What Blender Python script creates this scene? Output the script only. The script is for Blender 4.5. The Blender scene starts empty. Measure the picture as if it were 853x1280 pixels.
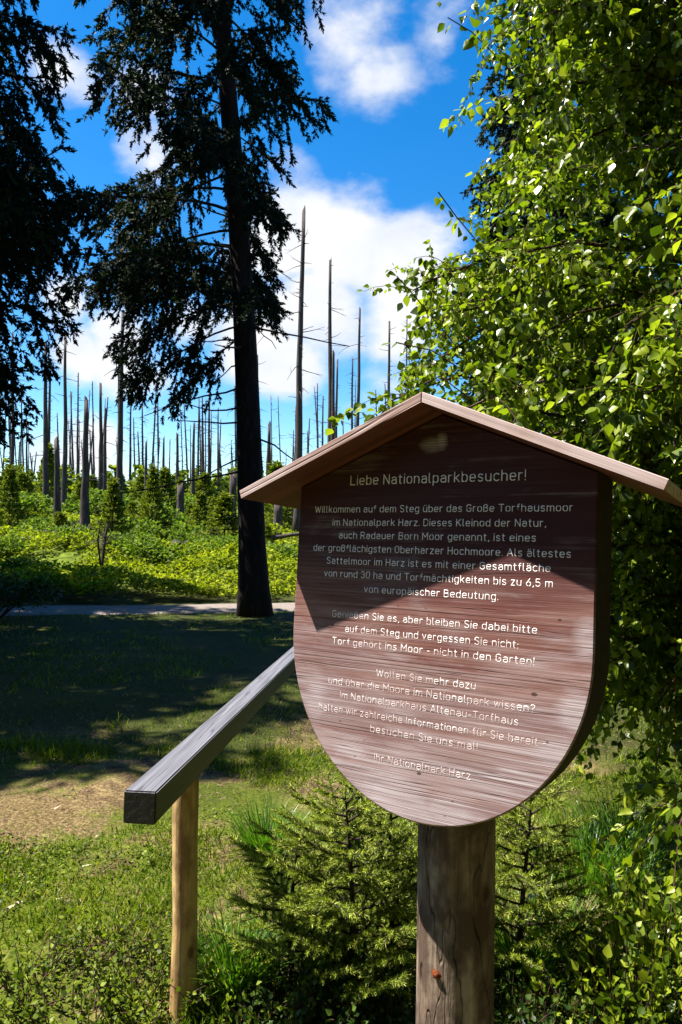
import bpy, math, random
import numpy as np
from mathutils import Matrix, Vector

rng = np.random.default_rng(7)
random.seed(7)
R = math.radians
scene = bpy.context.scene
col = scene.collection
EYE = 1.7
F, CX, CY = 924.0, 426.5, 640.0

# ------------------------------------------------------------------ camera
PITCH = math.atan((652.0 - CY) / F)
ROLL = R(0.9)
fwd = np.array([0, math.cos(PITCH), math.sin(PITCH)])
up0 = np.array([0, -math.sin(PITCH), math.cos(PITCH)])
right0 = np.array([1.0, 0, 0])
camR = math.cos(ROLL) * right0 + math.sin(ROLL) * up0
camU = -math.sin(ROLL) * right0 + math.cos(ROLL) * up0
cam_d = bpy.data.cameras.new('camera')
cam = bpy.data.objects.new('camera', cam_d)
col.objects.link(cam)
M = Matrix.Identity(4)
for i in range(3):
    M[i][0] = camR[i]; M[i][1] = camU[i]; M[i][2] = -fwd[i]
M[2][3] = EYE
cam.matrix_world = M
cam_d.sensor_fit = 'VERTICAL'
cam_d.sensor_height = 36.0
cam_d.lens = 36.0 * F / 1280.0
cam_d.clip_start = 0.05
cam_d.clip_end = 3000
scene.camera = cam

def ray(px, py):
    return fwd + camR * (px - CX) / F + camU * (CY - py) / F

def at(px, py, Y):
    """world point seen at a pixel of the photograph, Y metres ahead"""
    r = ray(px, py)
    return np.array([0, 0, EYE]) + r * Y / r[1]

def topx(P):
    q = np.asarray(P) - np.array([0, 0, EYE])
    z = q @ fwd
    return CX + F * (q @ camR) / z, CY - F * (q @ camU) / z

# ------------------------------------------------------------------ helpers
def link(name, me, mats=None, parent=None):
    o = bpy.data.objects.new(name, me)
    col.objects.link(o)
    if mats is not None and me is not None:
        for m in (mats if isinstance(mats, (list, tuple)) else [mats]):
            me.materials.append(m)
    if parent is not None:
        o.parent = parent
    return o

def tag(o, label=None, cat=None, group=None, kind=None):
    if label: o['label'] = label
    if cat: o['category'] = cat
    if group: o['group'] = group
    if kind: o['kind'] = kind
    return o

def empty(name, loc, label, cat, group=None, rz=0.0):
    o = bpy.data.objects.new(name, None)
    o.empty_display_size = 0.2
    col.objects.link(o)
    o.location = tuple(float(c) for c in loc)
    o.rotation_euler = (0, 0, rz)
    return tag(o, label, cat, group)

def mesh_np(name, V, Fc, smooth=False):
    """V (n,3); Fc (m,k) with k 3 or 4, or a list of such arrays"""
    me = bpy.data.meshes.new(name)
    V = np.asarray(V, dtype=np.float32)
    if not isinstance(Fc, list): Fc = [Fc]
    Fc = [np.asarray(f, dtype=np.int32) for f in Fc if len(f)]
    me.vertices.add(len(V)); me.vertices.foreach_set('co', V.ravel())
    nl = sum(f.size for f in Fc); nf = sum(len(f) for f in Fc)
    me.loops.add(nl); me.loops.foreach_set('vertex_index', np.concatenate([f.ravel() for f in Fc]))
    me.polygons.add(nf)
    tot = np.concatenate([np.full(len(f), f.shape[1], dtype=np.int32) for f in Fc])
    st = np.concatenate([[0], np.cumsum(tot)[:-1]]).astype(np.int32)
    me.polygons.foreach_set('loop_start', st)
    me.polygons.foreach_set('loop_total', tot)
    if smooth:
        me.polygons.foreach_set('use_smooth', np.ones(nf, dtype=bool))
    me.update(calc_edges=True)
    me.validate()
    return me

class MB:
    """collects tubes, instances and polygons of ONE mesh"""
    def __init__(s): s.V = []; s.T = []; s.Q = []; s.n = 0
    def add(s, V, T=None, Q=None):
        V = np.asarray(V, dtype=float).reshape(-1, 3)
        if T is not None and len(T): s.T.append(np.asarray(T, dtype=int) + s.n)
        if Q is not None and len(Q): s.Q.append(np.asarray(Q, dtype=int) + s.n)
        s.V.append(V); s.n += len(V)
    def tube(s, pts, rad, k=6, cap=True):
        pts = np.asarray(pts, dtype=float); n = len(pts)
        rad = np.broadcast_to(np.asarray(rad, dtype=float), (n,))
        t = np.gradient(pts, axis=0); t /= np.linalg.norm(t, axis=1)[:, None] + 1e-9
        ref = np.array([0.0, 0, 1]) if abs(t[0][2]) < 0.8 else np.array([1.0, 0, 0])
        u = np.cross(t, ref); u /= np.linalg.norm(u, axis=1)[:, None] + 1e-9
        v = np.cross(t, u)
        a = np.linspace(0, 2 * math.pi, k, endpoint=False)
        ring = pts[:, None] + rad[:, None, None] * (np.cos(a)[None, :, None] * u[:, None] + np.sin(a)[None, :, None] * v[:, None])
        i = np.arange(n - 1)[:, None] * k; j = np.arange(k)[None]; j2 = (j + 1) % k
        Q = np.stack([i + j, i + j2, i + k + j2, i + k + j], -1).reshape(-1, 4)
        V = ring.reshape(-1, 3); T = []
        if cap:
            V = np.vstack([V, pts[0], pts[-1]])
            c0, c1 = n * k, n * k + 1
            for q in range(k):
                T.append((c0, (q + 1) % k, q)); T.append((c1, (n - 1) * k + q, (n - 1) * k + (q + 1) % k))
        s.add(V, T, Q)
    def inst(s, tv, tt, pos, X, Y, Z, sc):
        """place N copies of a small template"""
        pos = np.asarray(pos); N = len(pos)
        if N == 0: return
        sc = np.asarray(sc, dtype=float)
        if sc.ndim == 1: sc = np.repeat(sc[:, None], 3, 1)
        tv = np.asarray(tv, dtype=float); tt = np.asarray(tt, dtype=int)
        V = (tv[None, :, 0, None] * (X * sc[:, :1])[:, None] + tv[None, :, 1, None] * (Y * sc[:, 1:2])[:, None]
             + tv[None, :, 2, None] * (Z * sc[:, 2:])[:, None] + pos[:, None])
        k = len(tv)
        Tt = (tt[None] + (np.arange(N) * k)[:, None, None]).reshape(-1, tt.shape[1])
        if tt.shape[1] == 3: s.add(V, T=Tt)
        else: s.add(V, Q=Tt)
    def mesh(s, name, smooth=False):
        fs = []
        if s.T: fs.append(np.vstack(s.T))
        if s.Q: fs.append(np.vstack(s.Q))
        return mesh_np(name, np.vstack(s.V), fs, smooth)
    def build(s, name, mats, parent=None, smooth=False):
        return link(name, s.mesh(name, smooth), mats, parent)

def unit(v):
    v = np.asarray(v, dtype=float)
    return v / (np.linalg.norm(v, axis=-1, keepdims=True) + 1e-9)

def basis(axis, roll=None):
    """Y along axis, X/Z random about it"""
    Y = unit(axis); N = len(Y)
    ref = unit(rng.normal(size=(N, 3)))
    X = unit(np.cross(Y, ref)); Z = np.cross(X, Y)
    return X, Y, Z

def copy_tree(o, parent=None):
    c = o.copy(); col.objects.link(c)
    c.parent = parent
    for ch in o.children: copy_tree(ch, c)
    return c

# value noise for terrain (numpy)
_perm = np.random.default_rng(3).random((64, 64))
def vnoise(x, y):
    x = np.asarray(x, dtype=float); y = np.asarray(y, dtype=float)
    xi = np.floor(x).astype(int); yi = np.floor(y).astype(int)
    fx = x - xi; fy = y - yi; fx = fx * fx * (3 - 2 * fx); fy = fy * fy * (3 - 2 * fy)
    g = lambda a, b: _perm[a % 64, b % 64]
    return (g(xi, yi) * (1 - fx) * (1 - fy) + g(xi + 1, yi) * fx * (1 - fy) + g(xi, yi + 1) * (1 - fx) * fy + g(xi + 1, yi + 1) * fx * fy)
def fbm(x, y, o=3):
    s = 0; a = 1; t = 0
    for i in range(o):
        s = s + a * vnoise(x * 2 ** i + 11 * i, y * 2 ** i + 5 * i); t += a; a *= .5
    return s / t

def path_c(x):            # centre line of the path, y for a given x
    return 14.9 + 0.20 * x + 0.5 * np.sin(x * 0.22)
def ground_h(x, y):
    x = np.asarray(x, dtype=float); y = np.asarray(y, dtype=float)
    r = np.clip((y - path_c(x) - 1.2) / 6.0, 0, 1); r = r * r * (3 - 2 * r)
    up = 0.052 * np.clip(y - path_c(x) - 1.0, 0, 75) * r
    far = np.clip(np.hypot(x, y) - 110, 0, 400) * -0.03
    hum = (fbm(x * .35, y * .35) - .5) * 1.3 * r
    near = (fbm(x * 1.3 + 7, y * 1.3 + 3) - .5) * .10 + (fbm(x * .4, y * .4 + 9) - .5) * .12
    on = np.clip(1 - np.abs(y - path_c(x)) / 2.2, 0, 1)
    return up + far + hum + near * (1 - .8 * np.clip(on * 2, 0, 1)) - .0

# ------------------------------------------------------------------ materials
class NT:
    def __init__(s, name):
        s.m = bpy.data.materials.new(name); s.m.use_nodes = True
        s.t = s.m.node_tree; s.t.nodes.clear()
        s.out = s.n('ShaderNodeOutputMaterial')
    def n(s, typ, **kw):
        nd = s.t.nodes.new(typ)
        for k, v in kw.items(): setattr(nd, k, v)
        return nd
    def l(s, a, b): s.t.links.new(a, b)
    def val(s, sock, v):
        if hasattr(v, 'is_linked') or isinstance(v, bpy.types.NodeSocket): s.l(v, sock)
        else: sock.default_value = v
    def coord(s, kind='Object', scale=(1, 1, 1), loc=(0, 0, 0)):
        tc = s.n('ShaderNodeTexCoord'); mp = s.n('ShaderNodeMapping')
        s.l(tc.outputs[kind], mp.inputs[0]); mp.inputs['Scale'].default_value = scale; mp.inputs['Location'].default_value = loc
        return mp.outputs[0]
    def pos(s, scale=(1, 1, 1)):
        g = s.n('ShaderNodeNewGeometry'); mp = s.n('ShaderNodeMapping')
        s.l(g.outputs['Position'], mp.inputs[0]); mp.inputs['Scale'].default_value = scale
        return mp.outputs[0]
    def noise(s, vec, scale, detail=4, rough=.55, dist=0):
        nd = s.n('ShaderNodeTexNoise'); s.l(vec, nd.inputs['Vector'])
        nd.inputs['Scale'].default_value = scale; nd.inputs['Detail'].default_value = detail
        nd.inputs['Roughness'].default_value = rough; nd.inputs['Distortion'].default_value = dist
        return nd.outputs['Fac']
    def ramp(s, fac, stops):
        nd = s.n('ShaderNodeValToRGB'); s.l(fac, nd.inputs[0]); cr = nd.color_ramp
        while len(cr.elements) > 1: cr.elements.remove(cr.elements[-1])
        for i, (p, c) in enumerate(stops):
            e = cr.elements[0] if i == 0 else cr.elements.new(p)
            e.position = p
            e.color = (c, c, c, 1) if isinstance(c, (int, float)) else (*c, 1)
        return nd.outputs[0]
    def mix(s, fac, a, b, blend='MIX'):
        nd = s.n('ShaderNodeMix', data_type='RGBA', blend_type=blend)
        s.val(nd.inputs[0], fac)
        for sock, v in ((nd.inputs[6], a), (nd.inputs[7], b)):
            if isinstance(v, tuple): sock.default_value = (*v, 1) if len(v) == 3 else v
            else: s.l(v, sock)
        return nd.outputs[2]
    def math(s, op, a, b=0.0, clamp=False):
        nd = s.n('ShaderNodeMath', operation=op, use_clamp=clamp)
        s.val(nd.inputs[0], a); s.val(nd.inputs[1], b)
        return nd.outputs[0]
    def bsdf(s, color, rough=.7, spec=.3, bump=None, bstr=.3, bdist=.01):
        b = s.n('ShaderNodeBsdfPrincipled')
        if isinstance(color, tuple): b.inputs['Base Color'].default_value = (*color, 1)
        else: s.l(color, b.inputs['Base Color'])
        s.val(b.inputs['Roughness'], rough); b.inputs['Specular IOR Level'].default_value = spec
        if bump is not None:
            bp = s.n('ShaderNodeBump'); s.l(bump, bp.inputs['Height']); bp.inputs['Strength'].default_value = bstr
            bp.inputs['Distance'].default_value = bdist
            s.l(bp.outputs[0], b.inputs['Normal'])
        return b
    def end(s, sh):
        s.l(sh.outputs[0] if hasattr(sh, 'outputs') else sh, s.out.inputs['Surface']); return s.m

def leaf_mat(name, c1, c2, c3, trans=.45, rough=.45, spec=.4, patch=0.0, patchscale=.5):
    t = NT(name)
    g = t.n('ShaderNodeNewGeometry')
    c = t.ramp(g.outputs['Random Per Island'], [(0, tuple(q * .6 for q in c1)), (.2, c1), (.55, c2), (.95, c3), (1, tuple(q * 1.15 for q in c3))])
    if patch > 0:
        nz = t.noise(t.pos(), patchscale, 3)
        c = t.mix(t.ramp(nz, [(.42, 0.0), (.62, patch)]), c, c1)
    b = t.bsdf(c, rough, spec)
    tr = t.n('ShaderNodeBsdfTranslucent')
    tc = t.mix(1.0, c, (1.25, 1.35, .55), 'MULTIPLY')
    t.l(tc, tr.inputs[0])
    mx = t.n('ShaderNodeMixShader'); mx.inputs[0].default_value = trans
    t.l(b.outputs[0], mx.inputs[1]); t.l(tr.outputs[0], mx.inputs[2])
    return t.end(mx)

def wood_mat(name, dark, mid, light, axis='Z', scale=1.0, rough=.65, bstr=.5, grey=None, cracks=True, spec=.3):
    """grain runs along axis, in object space"""
    t = NT(name)
    sc = {'X': (1.2, 45, 45), 'Y': (45, 1.2, 45), 'Z': (45, 45, 1.2)}[axis]
    v = t.coord('Object', tuple(q * scale for q in sc))
    n1 = t.noise(v, 1.0, 5, .6, .3)
    v2 = t.coord('Object', (3, 3, 3)); n2 = t.noise(v2, 1.0, 4)
    c = t.ramp(n1, [(.28, dark), (.5, mid), (.72, light)])
    if grey is not None:
        c = t.mix(t.ramp(n2, [(.42, 0.0), (.62, .8)]), c, grey)
    h = n1
    if cracks:
        v3 = t.coord('Object', tuple(q * scale * .45 for q in sc))
        n3 = t.noise(v3, 1.3, 2, .4)
        ck = t.ramp(n3, [(.485, 0.0), (.5, 1.0), (.515, 0.0)])
        c = t.mix(t.math('MULTIPLY', ck, .5), c, tuple(q * .35 for q in dark))
        h = t.math('SUBTRACT', n1, t.math('MULTIPLY', ck, .6))
    return t.end(t.bsdf(c, rough, spec, h, bstr, .004))

def bark_mat(name, c1, c2, c3, sc=(14, 14, 4), bstr=.8):
    t = NT(name)
    v = t.coord('Object', sc)
    n1 = t.noise(v, 1.0, 6, .65)
    n2 = t.noise(t.coord('Object', (1.2, 1.2, .5)), 1.0, 3)
    c = t.ramp(n1, [(.3, c1), (.55, c2), (.75, c3)])
    c = t.mix(t.ramp(n2, [(.5, 0.0), (.7, .5)]), c, c2)
    return t.end(t.bsdf(c, .9, .15, n1, bstr, .03))

M_bark = bark_mat('spruce bark', (.010, .007, .006), (.024, .017, .014), (.055, .042, .036))
M_twig = bark_mat('spruce twig', (.02, .015, .012), (.04, .03, .022), (.07, .055, .045), (40, 40, 40), .2)
M_snag = bark_mat('dead wood', (.025, .02, .02), (.06, .048, .046), (.15, .125, .12), (10, 10, 1.5), .6)
M_snagtwig = bark_mat('dead twig', (.025, .02, .02), (.05, .04, .038), (.10, .085, .08), (30, 30, 30), .2)
M_needle = leaf_mat('spruce needles', (.006, .013, .008), (.010, .021, .009), (.018, .034, .010), .15, .7, .15)
M_needle_young = leaf_mat('young spruce needles', (.030, .055, .008), (.12, .155, .012), (.25, .28, .022), .35, .6, .15)
M_sap = leaf_mat('sapling needles', (.07, .11, .010), (.20, .26, .03), (.42, .46, .09), .35, .5, .3)
M_birch = leaf_mat('birch leaves', (.055, .10, .006), (.15, .215, .010), (.28, .34, .025), .45, .34, .4)
M_bilb = leaf_mat('bilberry leaves', (.09, .13, .006), (.23, .28, .011), (.37, .40, .020), .4, .7, .1, .45, .55)
M_bush = leaf_mat('bush leaves', (.05, .10, .012), (.10, .16, .016), (.17, .23, .025), .42, .6, .15)
M_lowleaf = leaf_mat('low leaves', (.05, .09, .008), (.11, .16, .012), (.19, .24, .02), .4, .5, .2)
M_grass = leaf_mat('grass blades', (.05, .10, .005), (.13, .20, .008), (.27, .29, .022), .42, .5, .2, .8, 1.6)
M_grass2 = leaf_mat('lush grass blades', (.035, .11, .006), (.075, .20, .010), (.18, .29, .025), .45, .35, .45)
M_dry = leaf_mat('dry grass blades', (.16, .11, .05), (.26, .19, .09), (.36, .28, .15), .3, .6, .2)
M_chip = wood_mat('wood chip', (.2, .15, .1), (.4, .33, .25), (.6, .52, .42), 'X', .5, .8, .2, cracks=False)
M_birchbark = bark_mat('birch bark', (.06, .05, .045), (.35, .33, .30), (.6, .58, .55), (6, 6, 25), .3)
M_birchtwig = bark_mat('birch twig', (.03, .018, .012), (.06, .035, .025), (.10, .06, .045), (30, 30, 30), .2)

# ground
def ground_mat():
    t = NT('forest floor')
    p = t.pos()
    big = t.noise(p, .9, 5, .6, .3)
    mid = t.noise(p, 5.0, 5, .65)
    fine = t.noise(p, 60.0, 4, .7)
    soil = t.ramp(fine, [(.3, (.022, .014, .009)), (.5, (.065, .042, .024)), (.68, (.16, .115, .06))])
    litter = t.ramp(fine, [(.3, (.08, .055, .025)), (.5, (.20, .145, .065)), (.7, (.36, .28, .14))])
    moss = t.ramp(fine, [(.3, (.022, .036, .003)), (.5, (.070, .092, .008)), (.7, (.13, .15, .016))])
    s = t.mix(t.ramp(mid, [(.42, 0.0), (.6, 1.0)]), soil, litter)
    c = t.mix(t.ramp(t.math('ADD', t.math('MULTIPLY', big, .7), t.math('MULTIPLY', mid, .3)), [(.45, 0.0), (.53, 1.0)]), s, moss)
    # tree shade painted into the floor colour between the boardwalk and the path
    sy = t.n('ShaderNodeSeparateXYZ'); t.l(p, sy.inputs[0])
    shade_floor = t.ramp(fine, [(.3, (.008, .010, .003)), (.5, (.022, .030, .006)), (.68, (.055, .065, .012))])
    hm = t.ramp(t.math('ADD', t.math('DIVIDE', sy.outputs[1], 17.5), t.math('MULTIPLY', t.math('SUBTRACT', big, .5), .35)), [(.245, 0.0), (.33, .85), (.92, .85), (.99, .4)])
    c = t.mix(hm, c, shade_floor)
    mp = t.n('ShaderNodeMapping'); t.l(t.pos(), mp.inputs[0]); mp.inputs['Scale'].default_value = (1 / .95, 1 / .55, 0); mp.inputs['Location'].default_value = (2.15 / .95, -4.2 / .55, 0)
    ln = t.n('ShaderNodeVectorMath', operation='LENGTH'); t.l(mp.outputs[0], ln.inputs[0])
    bare_ = t.math('SUBTRACT', 1.85, t.math('ADD', ln.outputs['Value'], t.math('MULTIPLY', mid, 1.5)), True)
    bare_ = t.math('ADD', bare_, .25, True) if False else bare_
    sand = t.ramp(fine, [(.3, (.035, .022, .010)), (.5, (.12, .082, .038)), (.7, (.28, .21, .11))])
    c = t.mix(t.ramp(bare_, [(.1, 0.0), (.45, .9)]), c, sand)
    # beyond the path: dark peat under the bilberries
    sx = t.n('ShaderNodeSeparateXYZ'); t.l(p, sx.inputs[0])
    far = t.ramp(t.math('DIVIDE', sx.outputs[1], 40.0), [(.40, 0.0), (.46, 1.0)])
    field = t.ramp(mid, [(.35, (.04, .06, .008)), (.55, (.10, .14, .012)), (.7, (.17, .21, .022))])
    c = t.mix(far, c, field)
    h = t.math('ADD', t.math('MULTIPLY', fine, .4), mid)
    return t.end(t.bsdf(c, .95, .1, h, .7, .05))
def path_mat():
    t = NT('gravel path')
    p = t.pos(); fine = t.noise(p, 45, 5, .7); mid = t.noise(p, 2.2, 4)
    c = t.ramp(fine, [(.3, (.10, .082, .075)), (.5, (.20, .17, .155)), (.7, (.34, .30, .285))])
    c = t.mix(t.ramp(mid, [(.45, 0.0), (.65, .6)]), c, (.16, .13, .09))
    return t.end(t.bsdf(c, .95, .1, fine, .6, .03))

# ------------------------------------------------------------------ ground
def grid_axis(n, ext, k):
    u = np.linspace(-1, 1, n); return np.sinh(u * k) / math.sinh(k) * ext
gx = grid_axis(361, 900, 6.2); gy = grid_axis(361, 900, 6.2) + 6
GX, GY = np.meshgrid(gx, gy)
V = np.stack([GX, GY, ground_h(GX, GY)], -1).reshape(-1, 3)
ii = np.arange(360)[:, None] * 361 + np.arange(360)[None]
Q = np.stack([ii, ii + 1, ii + 362, ii + 361], -1).reshape(-1, 4)
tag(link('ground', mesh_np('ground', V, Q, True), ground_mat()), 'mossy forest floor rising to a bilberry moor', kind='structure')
# path
px_ = np.linspace(-40, 40, 321); pv = np.linspace(-1, 1, 15)
PX, PV = np.meshgrid(px_, pv)
wob = 1.0 + .22 * (fbm(PX * .8 + 40, np.sign(PV) * 3) - .5) * 2
PY = path_c(PX) + PV * .78 * wob
V = np.stack([PX, PY, ground_h(PX, PY) + .025 - .05 * np.abs(PV) ** 6], -1).reshape(-1, 3)
ii = np.arange(14)[:, None] * 321 + np.arange(320)[None]
Q = np.stack([ii, ii + 1, ii + 322, ii + 321], -1).reshape(-1, 4)
tag(link('path', mesh_np('path', V, Q, True), path_mat()), 'pale gravel footpath crossing behind the big spruce', kind='structure')

# ------------------------------------------------------------------ sign
SP = np.array([0.22101, 1.82540, EYE])
yaw, lean, sroll = R(32.574), R(4.712), R(.657)
d0 = np.array([math.cos(yaw), -math.sin(yaw), 0]); n0 = np.array([-math.sin(yaw), -math.cos(yaw), 0]); z0 = np.array([0, 0, 1.])
b0 = math.cos(lean) * z0 - math.sin(lean) * n0; nB = math.cos(lean) * n0 + math.sin(lean) * z0
aB = math.cos(sroll) * d0 + math.sin(sroll) * b0; bB = -math.sin(sroll) * d0 + math.cos(sroll) * b0
MS = Matrix.Identity(4)
for i in range(3):
    MS[i][0] = aB[i]; MS[i][1] = -nB[i]; MS[i][2] = bB[i]; MS[i][3] = SP[i]
def toboard(px, py):
    r = ray(px, py); P = SP - np.array([0, 0, EYE]); t = (P @ nB) / (r @ nB); q = r * t - P
    return q @ aB, q @ bB

post_xy = at(570.5, 1150, 1.0)[:2] * 1.955     # post axis on the ground
sign = empty('information_sign', (post_xy[0], post_xy[1], 0), 'brown wooden park notice board with gabled roof on a round post', 'information sign')
Msinv = Matrix.Translation(Vector((-post_xy[0], -post_xy[1], 0)))
def on_board(o, parent=sign, local=None):
    o.parent = parent
    if parent is sign: o.matrix_basis = Msinv @ MS @ (local or Matrix.Identity(4))
    else: o.matrix_basis = local or Matrix.Identity(4)
    return o

def board_mat():
    t = NT('stained board')
    v = t.coord('Object', (1.3, 1.3, 130)); g1 = t.noise(v, 1.0, 5, .65, .15)
    vf = t.coord('Object', (3.0, 3, 330)); g3 = t.noise(vf, 1.0, 3, .6)
    v2 = t.coord('Object', (2.2, 2.2, 14)); g2 = t.noise(v2, 1.0, 4, .6, .2)
    c = t.ramp(g1, [(.3, (.12, .048, .040)), (.5, (.215, .110, .092)), (.72, (.33, .205, .185))])
    c = t.mix(t.ramp(g2, [(.38, .85), (.58, 0.0)]), c, (.125, .042, .036))
    # bleached areas where the stain has weathered off
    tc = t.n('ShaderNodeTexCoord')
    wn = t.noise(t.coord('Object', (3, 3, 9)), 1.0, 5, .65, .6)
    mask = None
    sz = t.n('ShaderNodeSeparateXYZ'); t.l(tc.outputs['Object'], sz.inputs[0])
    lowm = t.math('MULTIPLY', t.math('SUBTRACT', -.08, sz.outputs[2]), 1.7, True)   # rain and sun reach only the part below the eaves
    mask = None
    roof_shade = t.ramp(t.math('ADD', t.math('ADD', t.math('MULTIPLY', sz.outputs[2], 2.4), t.math('MULTIPLY', wn, .6)), .50), [(.25, 0.0), (.68, .9)])  # roof shade painted into the stain of the upper board
    c = t.mix(roof_shade, c, (.042, .010, .014))
    blobs = [(500, 1000, .17, .09, 1.0), (440, 935, .10, .06, .8), (560, 1010, .15, .06, .9), (395, 880, .06, .14, .7), (400, 800, .05, .06, .35),
             (725, 890, .07, .07, 1.0), (735, 800, .045, .07, .7), (700, 940, .09, .06, .8), (640, 960, .13, .03, .5), (540, 558, .045, .030, .72), (552, 553, .02, .03, .8),
             (560, 800, .16, .02, .35), (660, 830, .10, .02, .45), (600, 1025, .10, .05, .7)]
    for (x, y, ra, rb, st) in blobs:
        a, b = toboard(x, y)
        mp = t.n('ShaderNodeMapping'); t.l(tc.outputs['Object'], mp.inputs[0])
        mp.inputs['Scale'].default_value = (1 / ra, 0, 1 / rb); mp.inputs['Location'].default_value = (-a / ra, 0, -b / rb)
        ln = t.n('ShaderNodeVectorMath', operation='LENGTH'); t.l(mp.outputs[0], ln.inputs[0])
        f = t.math('MULTIPLY', t.math('SUBTRACT', 1.25, ln.outputs['Value'], True), st)
        mask = f if mask is None else t.math('MAXIMUM', mask, f)
    cloud = t.ramp(t.math('ADD', mask, t.math('MULTIPLY', t.math('SUBTRACT', wn, .5), 1.5)), [(.22, 0.0), (.80, .92)])
    m = t.math('ADD', lowm, t.math('MULTIPLY', t.math('SUBTRACT', wn, .5), 2.0))
    m = t.math('ADD', m, t.math('MULTIPLY', t.math('SUBTRACT', g1, .5), 1.2))
    stk = t.ramp(t.noise(t.coord('Object', (2.5, 2, 75), (.3, 0, .7)), 1.0, 4, .6), [(.35, .25), (.62, 1.0)])
    mf = t.math('MULTIPLY', t.ramp(m, [(.1, 0.0), (.55, .50), (1.0, .95)]), stk)
    mf = t.math('MAXIMUM', mf, t.math('MULTIPLY', cloud, t.ramp(g3, [(.35, .65), (.55, 1.0)])))
    pale = t.ramp(g3, [(.35, (.25, .185, .19)), (.55, (.42, .36, .38)), (.7, (.56, .51, .55))])
    c = t.mix(mf, c, pale)
    # darker raised year-rings and checks
    ck = t.ramp(t.noise(t.coord('Object', (.9, .9, 55)), 1.0, 2, .4), [(.487, 0.0), (.5, 1.0), (.513, 0.0)])
    c = t.mix(t.math('MULTIPLY', ck, .55), c, (.05, .02, .018))
    # glued board joints
    sx = t.n('ShaderNodeSeparateXYZ'); t.l(tc.outputs['Object'], sx.inputs[0])
    jt = None
    for zj in (.085, -.118, -.355, -.52):
        q = t.math('LESS_THAN', t.math('ABSOLUTE', t.math('SUBTRACT', sx.outputs[2], zj)), .0012)
        jt = q if jt is None else t.math('MAXIMUM', jt, q)
    c = t.mix(t.math('MULTIPLY', jt, .6), c, (.04, .018, .015))
    for (kx, ky, kr) in ((416, 781, .003), (547, 854, .0045), (524, 967, .004), (700, 775, .003), (612, 706, .004), (668, 868, .005)):
        ka, kb = toboard(kx, ky)
        mp = t.n('ShaderNodeMapping'); t.l(tc.outputs['Object'], mp.inputs[0])
        mp.inputs['Scale'].default_value = (.6 / kr, 0, 1 / kr); mp.inputs['Location'].default_value = (-ka * .6 / kr, 0, -kb / kr)
        ln = t.n('ShaderNodeVectorMath', operation='LENGTH'); t.l(mp.outputs[0], ln.inputs[0])
        kf = t.math('MULTIPLY', t.math('MULTIPLY', t.math('SUBTRACT', 1.3, t.math('ADD', ln.outputs['Value'], t.math('MULTIPLY', g1, .5)), True), 3.0, True), .8)
        c = t.mix(kf, c, (.035, .014, .014))
    # lichen specks and stains
    vor = t.n('ShaderNodeTexVoronoi'); vor.inputs['Scale'].default_value = 26; t.l(t.coord('Object', (1, 1, 1.6)), vor.inputs['Vector'])
    sp = t.math('LESS_THAN', vor.outputs['Distance'], .10)
    spm = t.math('MULTIPLY', sp, t.ramp(t.noise(t.coord('Object', (7, 7, 7)), 1.0, 3), [(.52, 0.0), (.6, .7)]))
    c = t.mix(spm, c, (.06, .028, .03))
    h = t.math('ADD', t.math('MULTIPLY', g1, .8), t.math('MULTIPLY', g3, .5))
    h = t.math('SUBTRACT', h, t.math('MULTIPLY', ck, .8)); h = t.math('SUBTRACT', h, jt)
    rg = t.ramp(mf, [(0, .62), (1, .8)])
    return t.end(t.bsdf(c, rg, .15, h, .30, .003))
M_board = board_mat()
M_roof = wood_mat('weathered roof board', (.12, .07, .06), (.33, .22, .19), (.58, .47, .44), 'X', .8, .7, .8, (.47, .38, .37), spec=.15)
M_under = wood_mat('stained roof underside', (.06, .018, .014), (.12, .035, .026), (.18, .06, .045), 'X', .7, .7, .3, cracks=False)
M_edge = wood_mat('board edge', (.008, .004, .004), (.018, .009, .009), (.035, .018, .017), 'X', 1, .8, .4, cracks=False)

Wd, cA, rA = .4, -.2823, .4372
s_, rise, o_, zt, th, ca_r = .5409, .2241, .12, .3000, .0245, .0219
Lr = math.hypot(s_, rise); TK = .145
# outline: right side up to gable, left side down, arc
und = zt - th * Lr / s_ - .0015
pts = [(Wd, cA)]
pts += [(Wd, und - rise * (Wd - ca_r) / s_), (ca_r, und), (-Wd, und - rise * (Wd + ca_r) / s_), (-Wd, cA)]
for k in range(1, 64):
    a = math.pi + math.pi * k / 64
    pts.append((Wd * math.cos(a), cA + rA * math.sin(a)))
pts = np.array(pts); N = len(pts)
cen = np.array([0, -.2]); ins = pts + unit(cen - pts) * .004
Vb = np.vstack([np.c_[ins[:, 0], np.full(N, 0.0), ins[:, 1]], np.c_[pts[:, 0], np.full(N, .004), pts[:, 1]],
                np.c_[pts[:, 0], np.full(N, TK - .004), pts[:, 1]], np.c_[ins[:, 0], np.full(N, TK), ins[:, 1]]])
me = bpy.data.meshes.new('board')
faces = [tuple(range(N)), tuple(range(3 * N, 4 * N))[::-1]]
for r_ in range(3):
    for k in range(N):
        k2 = (k + 1) % N
        faces.append((r_ * N + k, r_ * N + N + k, r_ * N + N + k2, r_ * N + k2))
me.from_pydata(Vb.tolist(), [], faces)
import bmesh
def fix_normals(me):
    bm = bmesh.new(); bm.from_mesh(me); bmesh.ops.recalc_face_normals(bm, faces=bm.faces); bm.to_mesh(me); bm.free()
fix_normals(me)
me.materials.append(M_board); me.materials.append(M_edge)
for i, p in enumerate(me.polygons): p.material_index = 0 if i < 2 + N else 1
board = on_board(link('board', me))

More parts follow.
